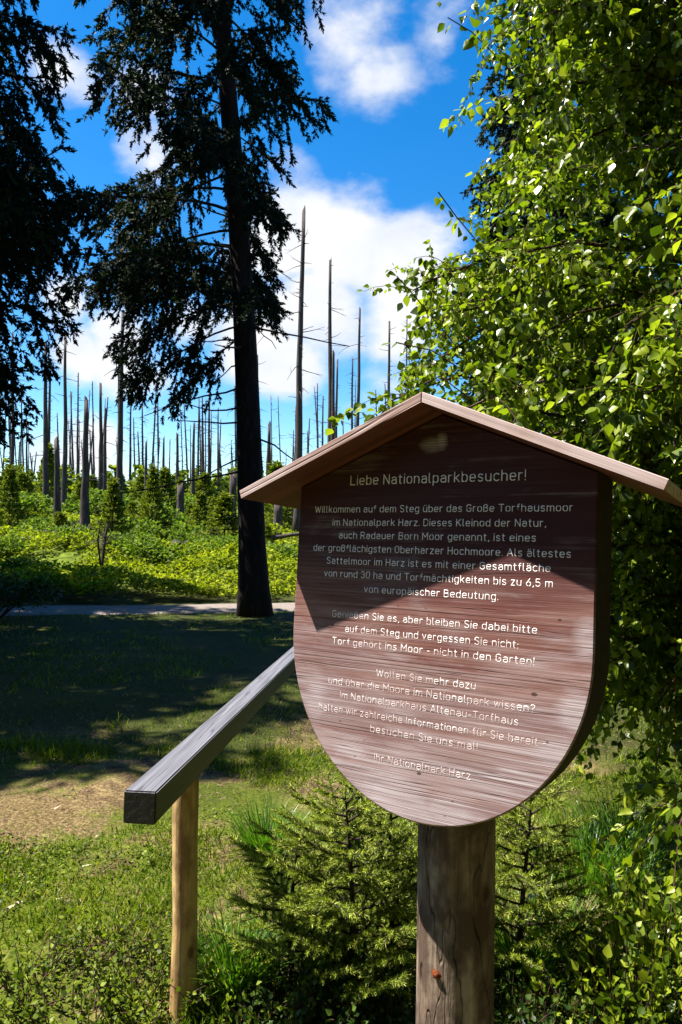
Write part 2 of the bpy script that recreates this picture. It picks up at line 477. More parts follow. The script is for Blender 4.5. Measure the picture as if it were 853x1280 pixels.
def prism(name, poly, y0, y1, mats, midx=None):
    n = len(poly)
    V = [(a, y0, b) for a, b in poly] + [(a, y1, b) for a, b in poly]
    fs = [tuple(range(n)), tuple(range(2 * n - 1, n - 1, -1))] + [(k, n + k, n + (k + 1) % n, (k + 1) % n) for k in range(n)]
    me = bpy.data.meshes.new(name); me.from_pydata(V, [], fs); fix_normals(me)
    bm = bmesh.new(); bm.from_mesh(me)
    bmesh.ops.bevel(bm, geom=bm.edges[:], offset=.0016, segments=1, affect='EDGES'); bm.to_mesh(me); bm.free()
    for m in mats: me.materials.append(m)
    return me
YB = .24
for sg in (-1, 1):
    # built in a frame whose X runs along the slope so that the grain follows the plank
    ca, sa = s_ / Lr, rise / Lr
    mit = th * rise / s_
    poly = [(0.0008, 0), (Lr, 0), (Lr, -th), (mit + .0008, -th)]
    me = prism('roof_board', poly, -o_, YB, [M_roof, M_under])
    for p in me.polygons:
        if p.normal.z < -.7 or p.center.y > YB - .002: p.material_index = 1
    ang = math.atan2(rise, s_)
    L = Matrix.Translation(Vector((ca_r, 0, zt))) @ (Matrix.Rotation(math.pi, 4, 'Z') if sg < 0 else Matrix.Identity(4)) @ Matrix.Rotation(ang, 4, 'Y')
    if sg < 0:   # turned round: swap front and back
        for v in me.vertices: v.co.y = -v.co.y
        me.flip_normals()
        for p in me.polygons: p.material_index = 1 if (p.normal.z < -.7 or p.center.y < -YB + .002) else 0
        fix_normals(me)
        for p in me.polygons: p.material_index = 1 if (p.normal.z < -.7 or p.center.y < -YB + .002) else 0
    on_board(link('roof_board', me), local=L)

# supporting post: round log, notched flat where the board sits
def post_mat():
    t = NT('post wood')
    v = t.coord('Object', (28, 28, 1.6)); g = t.noise(v, 1.0, 5, .6, .3)
    bl = t.noise(t.coord('Object', (9, 9, 5)), 1.0, 5, .6)
    c = t.ramp(g, [(.3, (.09, .062, .045)), (.5, (.22, .165, .125)), (.72, (.38, .31, .25))])
    c = t.mix(t.ramp(bl, [(.43, 0.0), (.56, .9)]), c, (.075, .05, .038))
    ck = t.ramp(t.noise(t.coord('Object', (13, 13, 2.2)), 1.0, 3, .5), [(.488, 0.0), (.5, 1.0), (.512, 0.0)])
    c = t.mix(t.math('MULTIPLY', ck, t.ramp(bl, [(.5, 0.0), (.6, .8)])), c, (.03, .018, .014))
    # knots
    vor = t.n('ShaderNodeTexVoronoi'); vor.inputs['Scale'].default_value = 5.0; t.l(t.coord('Object', (1, 1, .6)), vor.inputs['Vector'])
    kn = t.ramp(vor.outputs['Distance'], [(.05, 1.0), (.10, 0.0)])
    c = t.mix(t.math('MULTIPLY', kn, .8), c, (.05, .022, .016))
    h = t.math('SUBTRACT', t.math('ADD', g, bl), ck)
    return t.end(t.bsdf(c, .85, .1, h, .9, .008))
pr = .101; K = 40; zs = np.concatenate([np.linspace(-.3, 1.9, 45)])
A = np.linspace(0, 2 * math.pi, K, endpoint=False)
V = []
for z in zs:
    for a in A:
        rr = pr * (1 + .012 * math.sin(3 * a + z * 2) + .015 * (vnoise(a * 3, z * 4) - .5))
        w = np.array([post_xy[0] + rr * math.cos(a) - .004 * z, post_xy[1] + rr * math.sin(a), z])
        q = w - SP; bb = q @ bB; nn = q @ nB
        if bb > -.724 and nn > -TK + .003: w = w - nB * (nn + TK - .003)
        V.append(w - np.array([post_xy[0], post_xy[1], 0]))
mb = MB(); nz = len(zs)
i = np.arange(nz - 1)[:, None] * K; j = np.arange(K)[None]; j2 = (j + 1) % K
Q = np.stack([i + j, i + j2, i + K + j2, i + K + j], -1).reshape(-1, 4)
V.append(np.mean(V[-K:], axis=0)); T = [((nz - 1) * K + k, (nz - 1) * K + (k + 1) % K, nz * K) for k in range(K)]
mb.add(V, T, Q)
post = mb.build('post', post_mat(), sign, True)
# rusted bolt head
def on_post(px, py):
    r = ray(px, py); o = np.array([0, 0, EYE]); dxy = r[:2]; c = post_xy
    A_ = dxy @ dxy; B_ = -2 * dxy @ c; C_ = c @ c - pr ** 2
    t = (-B_ - math.sqrt(B_ * B_ - 4 * A_ * C_)) / (2 * A_)
    return o + r * t
M_rust = bark_mat('rusted bolt', (.09, .02, .01), (.26, .065, .022), (.42, .15, .06), (160, 160, 160), .8)
mb = MB()
bp_ = on_post(546, 1217); nrm = unit(np.array([bp_[0] - post_xy[0], bp_[1] - post_xy[1], 0]))
base = bp_ - np.array([post_xy[0], post_xy[1], 0])
mb.tube([base - nrm * .006, base + nrm * .002, base + nrm * .0025, base + nrm * .009, base + nrm * .0105], [.014, .014, .0088, .0088, .0065], 6)
mb.build('bolt', M_rust, post)
bp_ = on_post(553, 1247); base = bp_ - np.array([post_xy[0], post_xy[1], 0]); nrm = unit(np.array([base[0], base[1], 0]))
mb = MB(); mb.tube([base - nrm * .006, base + nrm * .001, base + nrm * .002], [.007, .007, .004], 8)
mb.build('nail', M_edge, post)

# lettering
def letter_mat():
    t = NT('routed white lettering')
    n1 = t.noise(t.coord('Object', (90, 1, 220)), 1.0, 3, .6)
    n2 = t.noise(t.coord('Object', (9, 1, 22)), 1.0, 3, .6)
    sx = t.n('ShaderNodeSeparateXYZ'); tc = t.n('ShaderNodeTexCoord'); t.l(tc.outputs['Object'], sx.inputs[0])
    low = t.math('MULTIPLY', t.math('SUBTRACT', -.10, sx.outputs[2]), .55, True)      # paint worn more on the exposed lower boards
    low = t.math('MINIMUM', low, .19)
    w = t.math('ADD', t.math('ADD', t.math('MULTIPLY', n1, .55), t.math('MULTIPLY', n2, .45)), low)
    f = t.ramp(w, [(.57, 0.0), (.69, .80)])
    c = t.mix(f, (.88, .86, .88), (.40, .28, .27))
    return t.end(t.bsdf(c, .6, .3))
M_let = letter_mat()
texts = [("Liebe Nationalparkbesucher!", .101, .237, .0), ("Willkommen auf dem Steg über das Große Torfhausmoor", .028, .3465, 0),
 ("im Nationalpark Harz. Dieses Kleinod der Natur,", -.007, .287, 0), ("auch Radauer Born Moor genannt, ist eines", -.041, .265, 0),
 ("der großflächigsten Oberharzer Hochmoore. Als ältestes", -.0755, .3445, 0), ("Sattelmoor im Harz ist es mit einer Gesamtfläche", -.109, .30, 0),
 ("von rund 30 ha und Torfmächtigkeiten bis zu 6,5 m", -.143, .306, 0), ("von europäischer Bedeutung.", -.179, .180, 0),
 ("Genießen Sie es, aber bleiben Sie dabei bitte", -.2485, .2735, 0), ("auf dem Steg und vergessen Sie nicht:", -.285, .231, 0),
 ("Torf gehört ins Moor - nicht in den Garten!", -.319, .269, 0), ("Wollen Sie mehr dazu", -.3885, .132, 0),
 ("und über die Moore im Nationalpark wissen?", -.422, .274, 0), ("Im Nationalparkhaus Altenau-Torfhaus", -.4555, .2365, 0),
 ("halten wir zahlreiche Informationen für Sie bereit -", -.493, .30, 0), ("besuchen Sie uns mal!", -.5265, .142, 0), ("Ihr Nationalpark Harz", -.5945, .127, 0)]

# router-cut lettering: one round stroke of even width, narrow upright forms (cap height 10, x-height 7.2)
def arc(cx, cy, rx, ry, a0, a1, n=7):
    return [(cx + rx * math.cos(R(a0 + (a1 - a0) * k / n)), cy + ry * math.sin(R(a0 + (a1 - a0) * k / n))) for k in range(n + 1)]
X_ = 7.2; b_ = 2.25
def stad(x0, x1, y0, y1):
    r = (x1 - x0) / 2; c = (x0 + x1) / 2
    p = arc(c, y1 - r, r, r, 0, 180, 10) + arc(c, y0 + r, r, r, 180, 360, 10); return p + [p[0]]
n_arch = lambda x0, x1: [(x0, 4.6)] + arc((x0 + x1) / 2, X_ - (x1 - x0) / 2, (x1 - x0) / 2, (x1 - x0) / 2, 170, 0) + [(x1, 0)]
bowl = stad(0, 4.5, 0, X_)
G = {
 'a': (4.5, [arc(2.2, 5.0, 2.0, 2.2, 155, 90, 4) + arc(2.2, 4.9, 2.3, 2.3, 90, 0, 5) + [(4.5, 0)], [(4.5, 4.1)] + arc(2.1, 2.05, 2.1, 2.05, 90, 270, 9) + [(3.2, .1), (4.5, 1.2)]]),
 'b': (4.5, [[(0, 10), (0, 0)], bowl]), 'd': (4.5, [[(4.5, 10), (4.5, 0)], bowl]), 'o': (4.5, [bowl]),
 'p': (4.5, [[(0, X_), (0, -2.8)], bowl]), 'c': (4.0, [arc(2.25, X_ - 2.25, 2.25, 2.25, 35, 180) + arc(2.25, 2.25, 2.25, 2.25, 180, 325)]),
 'e': (4.5, [[(0, 3.7), (4.5, 3.7)] + arc(2.25, X_ - 2.25, 2.25, 2.25, 0, 180) + arc(2.25, 2.25, 2.25, 2.25, 180, 320)]),
 'f': (2.6, [arc(2.6, 8.4, 1.6, 1.6, 90, 180, 4) + [(1.0, 0)], [(0, X_ - .4), (2.6, X_ - .4)]]),
 'g': (4.5, [bowl, [(4.5, X_)] + [(4.5, -.6)] + arc(2.3, -.6, 2.2, 2.2, 0, -140)]),
 'h': (4.4, [[(0, 10), (0, 0)], n_arch(0, 4.4)]), 'n': (4.4, [[(0, X_), (0, 0)], n_arch(0, 4.4)]),
 'm': (7.2, [[(0, X_), (0, 0)], n_arch(0, 3.6), n_arch(3.6, 7.2)]), 'r': (2.7, [[(0, X_), (0, 0)], [(0, 4.8)] + arc(2.2, 4.9, 2.2, 2.2, 165, 75, 5)]),
 'i': (0, [[(0, X_), (0, 0)], [(0, 9.5), (0, 9.9)]]), 'k': (4.2, [[(0, 10), (0, 0)], [(4.0, X_), (0, 3.0)], [(1.3, 4.2), (4.2, 0)]]),
 'l': (1.2, [[(0, 10), (0, 1.2), (.4, .3), (1.2, 0)]]), 't': (2.8, [[(1.0, 9.3), (1.0, 1.5)] + arc(2.4, 1.4, 1.4, 1.4, 180, 270, 4) + [(2.8, 0)], [(0, X_ - .2), (2.7, X_ - .2)]]),
 's': (4.0, [arc(2.0, 5.4, 1.9, 1.8, 30, 180, 7) + [(.3, 4.5), (2.0, 3.7), (3.6, 2.9)] + arc(2.0, 1.8, 1.95, 1.8, 0, -150, 7)]),
 'u': (4.4, [[(0, X_)] + arc(2.2, 2.2, 2.2, 2.2, 180, 350) + [(4.4, 3)], [(4.4, X_), (4.4, 0)]]),
 'v': (4.4, [[(0, X_), (2.2, 0), (4.4, X_)]]), 'w': (6.4, [[(0, X_), (1.6, 0), (3.2, X_), (4.8, 0), (6.4, X_)]]), 'z': (4.0, [[(0, X_), (4.0, X_), (0, 0), (4.0, 0)]]),
 'ß': (4.6, [[(0, 0), (0, 7.8)] + arc(2.1, 7.9, 2.1, 2.1, 180, 0) + arc(2.0, 7.4, 2.2, 1.7, 0, -80, 4) + [(1.6, 5.6)] + arc(2.2, 2.8, 2.4, 2.8, 85, -110, 8)]),
 'L': (4.4, [[(0, 10), (0, 0), (4.4, 0)]]), 'N': (5.4, [[(0, 0), (0, 10), (5.4, 0), (5.4, 10)]]), 'W': (8.4, [[(0, 10), (2.1, 0), (4.2, 9), (6.3, 0), (8.4, 10)]]),
 'T': (5.4, [[(0, 10), (5.4, 10)], [(2.7, 10), (2.7, 0)]]), 'H': (5.2, [[(0, 10), (0, 0)], [(5.2, 10), (5.2, 0)], [(0, 5.2), (5.2, 5.2)]]),
 'D': (5.2, [[(0, 0), (0, 10), (2.4, 10)] + arc(2.4, 7.2, 2.8, 2.8, 90, 0, 5) + arc(2.4, 2.8, 2.8, 2.8, 0, -90, 5) + [(0, 0)]]),
 'K': (5.2, [[(0, 10), (0, 0)], [(5.0, 10), (0, 3.6)], [(1.6, 5.6), (5.2, 0)]]), 'R': (5.2, [[(0, 0), (0, 10), (2.6, 10)] + arc(2.6, 7.4, 2.5, 2.6, 90, -90, 8) + [(0, 4.8)], [(2.6, 4.8), (5.2, 0)]]),
 'B': (5.2, [[(0, 0), (0, 10), (2.5, 10)] + arc(2.5, 7.7, 2.3, 2.3, 90, -90, 8) + [(0, 5.4)], [(2.5, 5.4)] + arc(2.6, 2.7, 2.6, 2.7, 90, -90, 8) + [(0, 0)]]),
 'M': (6.4, [[(0, 0), (0, 10), (3.2, 3.6), (6.4, 10), (6.4, 0)]]), 'O': (5.2, [stad(0, 5.2, 0, 10)]), 'A': (6.0, [[(0, 0), (3, 10), (6, 0)], [(1.0, 3.1), (5.0, 3.1)]]),
 'S': (5.0, [arc(2.5, 7.5, 2.4, 2.5, 25, 180, 8) + [(.5, 6.2), (2.5, 5.1), (4.5, 4.0)] + arc(2.5, 2.6, 2.5, 2.6, 0, -150, 8)]),
 'G': (5.2, [arc(2.6, 7.4, 2.6, 2.6, 25, 180, 8) + arc(2.6, 2.6, 2.6, 2.6, 180, 360, 9) + [(5.2, 4.8), (3.0, 4.8)]]), 'I': (0, [[(0, 10), (0, 0)]]),
 '3': (4.6, [arc(2.2, 7.7, 2.2, 2.3, 150, -80, 8) + arc(2.2, 2.7, 2.4, 2.7, 80, -150, 8)]), '0': (4.6, [stad(0, 4.6, 0, 10)]),
 '6': (4.6, [[(3.6, 10), (.6, 4.6)], stad(0, 4.6, 0, 5.6)]), '5': (4.6, [[(4.2, 10), (.5, 10), (.2, 5.6)] + arc(2.2, 3.0, 2.4, 3.0, 120, -150, 8)]),
 '.': (0, [[(0, 0), (0, .4)]]), ',': (.4, [[(.5, .4), (.3, -.8), (0, -1.5)]]), '!': (0, [[(0, 10), (0, 3)], [(0, 0), (0, .4)]]), ':': (0, [[(0, 0), (0, .4)], [(0, 5.2), (0, 5.6)]]),
 '-': (2.6, [[(0, 4), (2.6, 4)]]), '?': (4.2, [arc(2.1, 7.8, 2.1, 2.2, 165, -50, 7) + [(2.1, 4.4), (2.1, 3)], [(2.1, 0), (2.1, .4)]]),
}
for u_, l_ in (('ä', 'a'), ('ö', 'o'), ('ü', 'u')):
    G[u_] = (G[l_][0], G[l_][1] + [[(1.1, 9.4), (1.1, 9.7)], [(3.4, 9.4), (3.4, 9.7)]])
rl = np.random.default_rng(5)
for txt, base_b, half, _ in texts:
    cap = .0238 if base_b > .05 else .0166
    u = cap / 10; strokes = []; x = 0
    adv = 2.6
    for ch in txt:
        if ch == ' ': x += 3.4; continue
        wd_, st = G[ch]
        for q in st: strokes.append([(a + x, b) for a, b in q])
        x += wd_ + adv
    tot = x - adv; k = 2 * half / tot            # measured width of this line on the board
    m = MB()
    for q in strokes:
        q = np.array(q, dtype=float); q = np.c_[q[:, 0] * k - half, base_b + q[:, 1] * u]
        q = q[np.r_[True, np.linalg.norm(np.diff(q, axis=0), axis=1) > 1e-5]]
        sg = unit(np.diff(q, axis=0)); cut = [0] + [c_ + 1 for c_ in range(len(sg) - 1) if sg[c_] @ sg[c_ + 1] < .6] + [len(q) - 1]
        for c0_, c1_ in zip(cut[:-1], cut[1:]):      # one bead per stretch between sharp corners
            p_ = q[c0_:c1_ + 1].copy(); rr_ = .00112 if cap < .02 else .0015
            e0, e1 = unit(p_[0] - p_[1]), unit(p_[-1] - p_[-2])
            p_ = np.vstack([p_[0] + e0 * rr_ * .75, p_, p_[-1] + e1 * rr_ * .75]); rd_ = np.full(len(p_), rr_); rd_[0] = rd_[-1] = rr_ * .55
            m.tube(np.c_[p_[:, 0], np.zeros(len(p_)), p_[:, 1]], rd_, 6)
    me = m.mesh('lettering')
    for v in me.vertices: v.co.y = v.co.y * .35
    me.materials.append(M_let)
    on_board(link('lettering', me), board)

# ------------------------------------------------------------------ handrail
rail_root = empty('handrail', (-.56, 2.11, 0), 'weathered grey square wooden handrail beam on round yellowish posts', 'handrail')
rd = unit(np.array([.085, 1, -.040])); rx = unit(np.cross(rd, [0, 0, 1])); rz = np.cross(rx, rd)
p0 = at(155, 988, 2.10)            # near top left corner
ww, hh, LL = .094, .092, 5.6
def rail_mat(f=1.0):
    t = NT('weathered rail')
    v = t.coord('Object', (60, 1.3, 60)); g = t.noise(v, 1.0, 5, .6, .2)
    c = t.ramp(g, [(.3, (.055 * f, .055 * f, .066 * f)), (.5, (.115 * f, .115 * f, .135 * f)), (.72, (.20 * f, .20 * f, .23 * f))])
    ck = t.ramp(t.noise(t.coord('Object', (22, .7, 22)), 1.0, 2, .4), [(.488, 0.0), (.5, 1.0), (.512, 0.0)])
    c = t.mix(t.math('MULTIPLY', ck, .7), c, (.012, .010, .010))
    return t.end(t.bsdf(c, .5, .45, t.math('SUBTRACT', g, ck), .35, .003))
def rpost_mat():
    t = NT('peeled post wood')
    g = t.noise(t.coord('Object', (40, 40, 1.4)), 1.0, 5, .6, .3); bl = t.noise(t.coord('Object', (12, 12, 7)), 1.0, 5, .6)
    c = t.ramp(g, [(.3, (.25, .14, .055)), (.5, (.46, .30, .12)), (.7, (.62, .46, .22))])
    c = t.mix(t.ramp(bl, [(.46, 0.0), (.62, .75)]), c, (.19, .10, .045))
    vor = t.n('ShaderNodeTexVoronoi'); vor.inputs['Scale'].default_value = 11; t.l(t.coord('Object', (1, 1, .55)), vor.inputs['Vector'])
    kn = t.ramp(vor.outputs['Distance'], [(.10, 1.0), (.20, 0.0)])
    c = t.mix(t.math('MULTIPLY', kn, .85), c, (.09, .03, .018))
    return t.end(t.bsdf(c, .7, .25, t.math('ADD', g, bl), .6, .006))
bm = bmesh.new()
cs = [(0, 0), (ww, 0), (ww, -hh), (0, -hh)]
rings = []
for k in range(25):
    y = LL * k / 24
    rings.append([bm.verts.new((cx, y, cz)) for cx, cz in cs])
for k in range(24):
    for q in range(4):
        bm.faces.new((rings[k][q], rings[k][(q + 1) % 4], rings[k + 1][(q + 1) % 4], rings[k + 1][q]))
bm.faces.new(rings[0][::-1]); bm.faces.new(rings[-1])
bmesh.ops.recalc_face_normals(bm, faces=bm.faces)
long_e = [e for e in bm.edges if e.calc_face_angle(0) > 1]
bmesh.ops.bevel(bm, geom=long_e, offset=.004, segments=2, affect='EDGES')
me = bpy.data.meshes.new('rail'); bm.to_mesh(me); bm.free()
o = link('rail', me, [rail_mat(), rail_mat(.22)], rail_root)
for p in me.polygons: p.material_index = 0 if p.normal.z > .5 else 1  # sides and ends use the darker copy: their shade is put into the colour
MR = Matrix.Identity(4)
for i in range(3):
    MR[i][0] = rx[i]; MR[i][1] = rd[i]; MR[i][2] = rz[i]; MR[i][3] = p0[i]
o.matrix_basis = Matrix.Translation(Vector((.56, -2.11, 0))) @ MR
M_rpost = rpost_mat()
for t_ in (.48, 4.6):
    c = p0 + rd * t_ + rx * ww / 2 - rz * hh
    gz = float(ground_h(c[0], c[1]))
    mb = MB(); hgt = c[2] - gz + .15
    zz = np.linspace(0, hgt + .03, 12)
    mb.tube(np.c_[.006 * np.sin(zz * 5) + (zz - hgt) * .012, .004 * np.cos(zz * 4), zz], .043 * (1 + .03 * np.sin(zz * 9) + .02 * np.sin(zz * 23)) + (hgt - zz) * .002, 20)
    pp = mb.build('post', M_rpost, rail_root, True)
    pp.location = (c[0] + .56, c[1] - 2.11, gz - .15)
# ------------------------------------------------------------------ spruces
# a shoot: needle-like blades all round a 1 m axis (scaled down when placed)
def shoot_template(nn, ln, wd, spread=.8):
    V = []; T = []
    r = np.random.default_rng(nn)
    for k in range(nn):
        y = (k + .5) / nn * .92; a = k * 2.4; el = spread * (1 - .5 * y)
        dr = np.array([math.cos(a) * math.sin(el), math.cos(el), math.sin(a) * math.sin(el)])
        sd = unit(np.cross(dr, r.normal(size=3)))
        b = np.array([0, y, 0]); i0 = len(V)
        V += [b - sd * wd, b + sd * wd, b + dr * ln]; T.append((i0, i0 + 1, i0 + 2))
    V = np.array(V); return V, np.array(T)

def rot_about(v, k, a):
    return v * math.cos(a) + np.cross(k, v) * math.sin(a) + k * (k @ v) * (1 - math.cos(a))

def spruce(name, H, hb, Lmax, trunk_r, dens, seed, tmpl, dead_from=None, lean_=(0, 0), top_detail=1.0, detail_to=99, shoot_len=.16, droop=.55, extra=(), asym=None, dead_len=(.5, 1.1)):
    """returns list of (part name, mesh) in tree space, base at origin"""
    r = np.random.default_rng(seed)
    n = 26; z = np.linspace(-.3, H, n)
    cx = lean_[0] * z + .05 * np.sin(z * .5 + seed); cy = lean_[1] * z + .05 * np.cos(z * .4 + seed)
    rad = trunk_r * (1 - np.clip(z, 0, H) / H) ** .75 + .015 + trunk_r * .5 * np.exp(-np.clip(z, 0, 9) * 2.4)
    tk = MB(); tk.tube(np.c_[cx, cy, z], rad, 18)
    T_c = lambda h: np.array([np.interp(h, z, cx), np.interp(h, z, cy), h])
    br = MB(); P = []; D = []; S = []
    def limb(h, az, L, el0, full=True, step=.13):
        m = 9; s = np.linspace(0, 1, m)
        dirh = np.array([math.cos(az), math.sin(az), 0])
        zz = L * (math.sin(el0) * s - droop * s ** 1.6 * .9 + .30 * droop * s ** 3.2)
        pts = T_c(h)[None] + dirh[None] * (L * s * math.cos(el0))[:, None] + np.array([0, 0, 1])[None] * zz[:, None]
        pts += np.cumsum(r.normal(0, .02 * L ** .5, (m, 3)), 0) * s[:, None]
        br.tube(pts, .008 + .014 * L / 3 * (1 - s) * 1.4, 5, False)
        if not full: return pts
        side = np.cross(dirh, [0, 0, 1])
        # lateral twigs, hanging
        q = .12 + r.random() * .25
        while q < 1.0:
            base = np.array([np.interp(q, s, pts[:, c]) for c in range(3)])
            tl = (.30 + .55 * math.sin(math.pi * min(1, q * .85 + .12)) * min(1, L / 2.2)) * (.6 + .6 * r.random())
            if r.random() < .93 * dens:
                for sg in (-1, 1):
                    if r.random() < .12: continue
                    dv = unit(dirh * (.55 + .3 * r.random()) + side * sg * (.7 + .4 * r.random()) + np.array([0, 0, -.35 - .7 * r.random()]))
                    k = 5; ts = np.linspace(0, 1, k)
                    tp = base[None] + dv[None] * (tl * ts)[:, None] + np.array([0, 0, -1])[None] * (tl * .55 * ts ** 1.7)[:, None]
                    br.tube(tp, .006 * (1 - .7 * ts), 3, False)
                    ns = max(2, int(tl / (.036 if h < detail_to else .09)))
                    u = r.random(ns) ** .8
                    bp = np.stack([np.interp(u, ts, tp[:, c]) for c in range(3)], -1)
                    dd = unit(dv[None] * .7 + r.normal(0, .45, (ns, 3)) + np.array([0, 0, -.55]))
                    P.append(bp); D.append(dd); S.append(shoot_len * (.6 + .8 * r.random(ns)) * (1 if h < detail_to else 1.7))
            # along the limb itself
            ns = 3
            P.append(np.repeat(base[None], ns, 0)); D.append(unit(dirh[None] + r.normal(0, .5, (ns, 3)))); S.append(shoot_len * (.7 + .6 * r.random(ns)))
            q += (.62 if dens > .8 else .74) * step / L * (.7 + .8 * r.random()) * (1 if h < detail_to else 1.8)
        return pts
    h = hb
    while h < H - .4:
        f = (h - hb) / (H - hb)
        Lb = Lmax * (1 - f) ** .8 * (.75 + .25 * min(1, f * 8)) + .2
        nb = r.integers(3, 6) if h < detail_to else 3
        a0 = r.random() * 6.28
        for k in range(nb):
            if r.random() > dens + .12: continue
            az_ = a0 + k * 6.28 / nb + r.normal(0, .25); Lk = Lb * (.55 + .6 * r.random())
            if asym is not None: Lk *= asym(h, az_)
            limb(h + r.normal(0, .12), az_, Lk, .25 + .15 * r.normal() + .3 * f)
        h += .34 + .25 * r.random()
    for (h_, az_, L_, el_) in extra: limb(h_, az_, L_, el_)
    # bare dead stubs and branches under the crown
    if dead_from is not None:
        h = dead_from
        while h < hb + 1.5:
            L = dead_len[0] + dead_len[1] * r.random() ** 1.5; az = r.random() * 6.28; dirh = np.array([math.cos(az), math.sin(az), 0])
            s = np.linspace(0, 1, 6)
            pts = T_c(h)[None] + dirh[None] * (L * s)[:, None]; pts[:, 2] += L * (-.25 * s + .12 * r.normal() * s ** 2)
            pts += np.cumsum(r.normal(0, .02, (6, 3)), 0)
            br.tube(pts, .017 * (1 - .75 * s) + .003, 4, False)
            for c in range(r.integers(0, 4)):
                i0 = r.integers(2, 6); e = pts[i0] + np.append(unit(dirh[:2] + r.normal(0, .8, 2)), -.6 * r.random()) * (.15 + .3 * r.random())
                br.tube(np.array([pts[i0], (pts[i0] + e) / 2 + r.normal(0, .015, 3), e]), [.005, .004, .002], 3, False)
            h += .13 + .15 * r.random()
    P = np.vstack(P); D = np.vstack(D); S = np.concatenate(S)
    cr = MB(); X, Y, Z = basis(D); cr.inst(tmpl[0], tmpl[1], P, X, Y, Z, S)
    print(name, 'shoots', len(P), 'tris', len(P) * len(tmpl[1]))
    return tk.mesh(name + ' trunk', True), br.mesh(name + ' branches', True), cr.mesh(name + ' crown')

def place_tree(name, meshes, loc, label, group, rz=0, scale=1.0, mats=None, cat='spruce tree'):
    t = empty(name, loc, label, cat, group, rz); t.scale = (scale,) * 3
    mats = mats or (M_bark, M_twig, M_needle)
    for nm, me, m in zip(('trunk', 'branches', 'crown'), meshes, mats):
        if not me.materials: me.materials.append(m)
        link(nm, me, None, t)
    return t
TS = shoot_template(10, .36, .11, .9)
G_SP = 'big dark spruces around the path'
b = at(322, 772, 13.2)
# the limbs seen low at left of the trunk
lowl = [(6.1, math.pi * 1.02, 2.9, .25), (5.6, math.pi * .96, 2.4, .0), (5.2, math.pi * 1.05, 2.1, -.15), (6.9, math.pi * .9, 3.0, .2), (6.6, math.pi * 1.1, 2.7, .1), (7.6, math.pi, 3.1, .25), (5.0, math.pi * .93, 1.6, -.3)]
def asymA(h, az):
    c = math.cos(az)            # +1 to the right in the picture
    if c < 0: return 1.0 + .12 * -c
    lim = float(np.interp(h, [5.5, 7.4, 8.2, 9.3, 11], [.18, .20, .38, .72, .85]))
    return 1 - (1 - lim) * c
MA = spruce('spruce', 19, 5.7, 3.3, .235, .72, 5, TS, 2.6, (-.072, 0), detail_to=12.5, extra=lowl, asym=asymA, dead_len=(.4, 1.9))
gz = float(ground_h(b[0], b[1]))
place_tree('spruce_tree', MA, (b[0], b[1], gz), 'tall dark spruce with leaning bare lower trunk, beside the path', G_SP)
MBs = spruce('spruce low', 15, 1.3, 2.6, .26, .96, 11, TS, .6, (.0, 0), detail_to=9.5)
MC = spruce('spruce left', 16, 3.5, 2.7, .26, .80, 23, TS, 1.0, (.0, 0), detail_to=10.5)
bx = at(-120, 700, 9.8)
place_tree('spruce_tree', MC, (bx[0], bx[1], 0), 'dark spruce at the left picture edge with low drooping boughs', G_SP, 1.2)
bx = at(700, 700, 13.5)
place_tree('spruce_tree', MBs, (bx[0], bx[1], float(ground_h(bx[0], bx[1]))), 'dark spruce mostly hidden behind the leafy birch', G_SP, 2.9, 1.05)
# more of the same stand outside the picture on the sun side: they shade the middle ground
for ks, (x, y, sc, rz) in enumerate(((-6.9, 6.0, .74, 1.4), (-7.6, 7.6, .85, .4), (-9.3, 8.8, .95, 2.2), (-8.2, 12.0, .95, 3.3), (-9.8, 14.6, .9, .9), (-11.2, 16.3, 1.0, 4.1), (-13.5, 19.0, .95, 5.0))):
    place_tree('spruce_tree', MC if ks in (1, 3) else MBs, (x, y, float(ground_h(x, y))), 'dark spruce standing outside the picture to the left', 'spruces beyond the left edge', rz, sc)
# unseen spruces added behind the boardwalk to take away much of the low sky light
for k, (x, y, sc) in enumerate(((-4.5, -5.5, 1.1), (-1.0, -7.5, 1.2), (2.6, -6.0, 1.1), (5.6, -3.4, 1.15), (7.2, .6, 1.1), (-8.5, -3.0, 1.0), (8.6, 5.2, 1.1), (.8, -11, 1.3), (-4, -11, 1.3), (6, -9, 1.3))):
    place_tree('spruce_tree', MBs, (x, y, float(ground_h(x, y))), 'dark spruce added unseen behind the viewer to cut low sky light', 'spruces added behind the viewer to cut sky light', k * 1.7, sc)

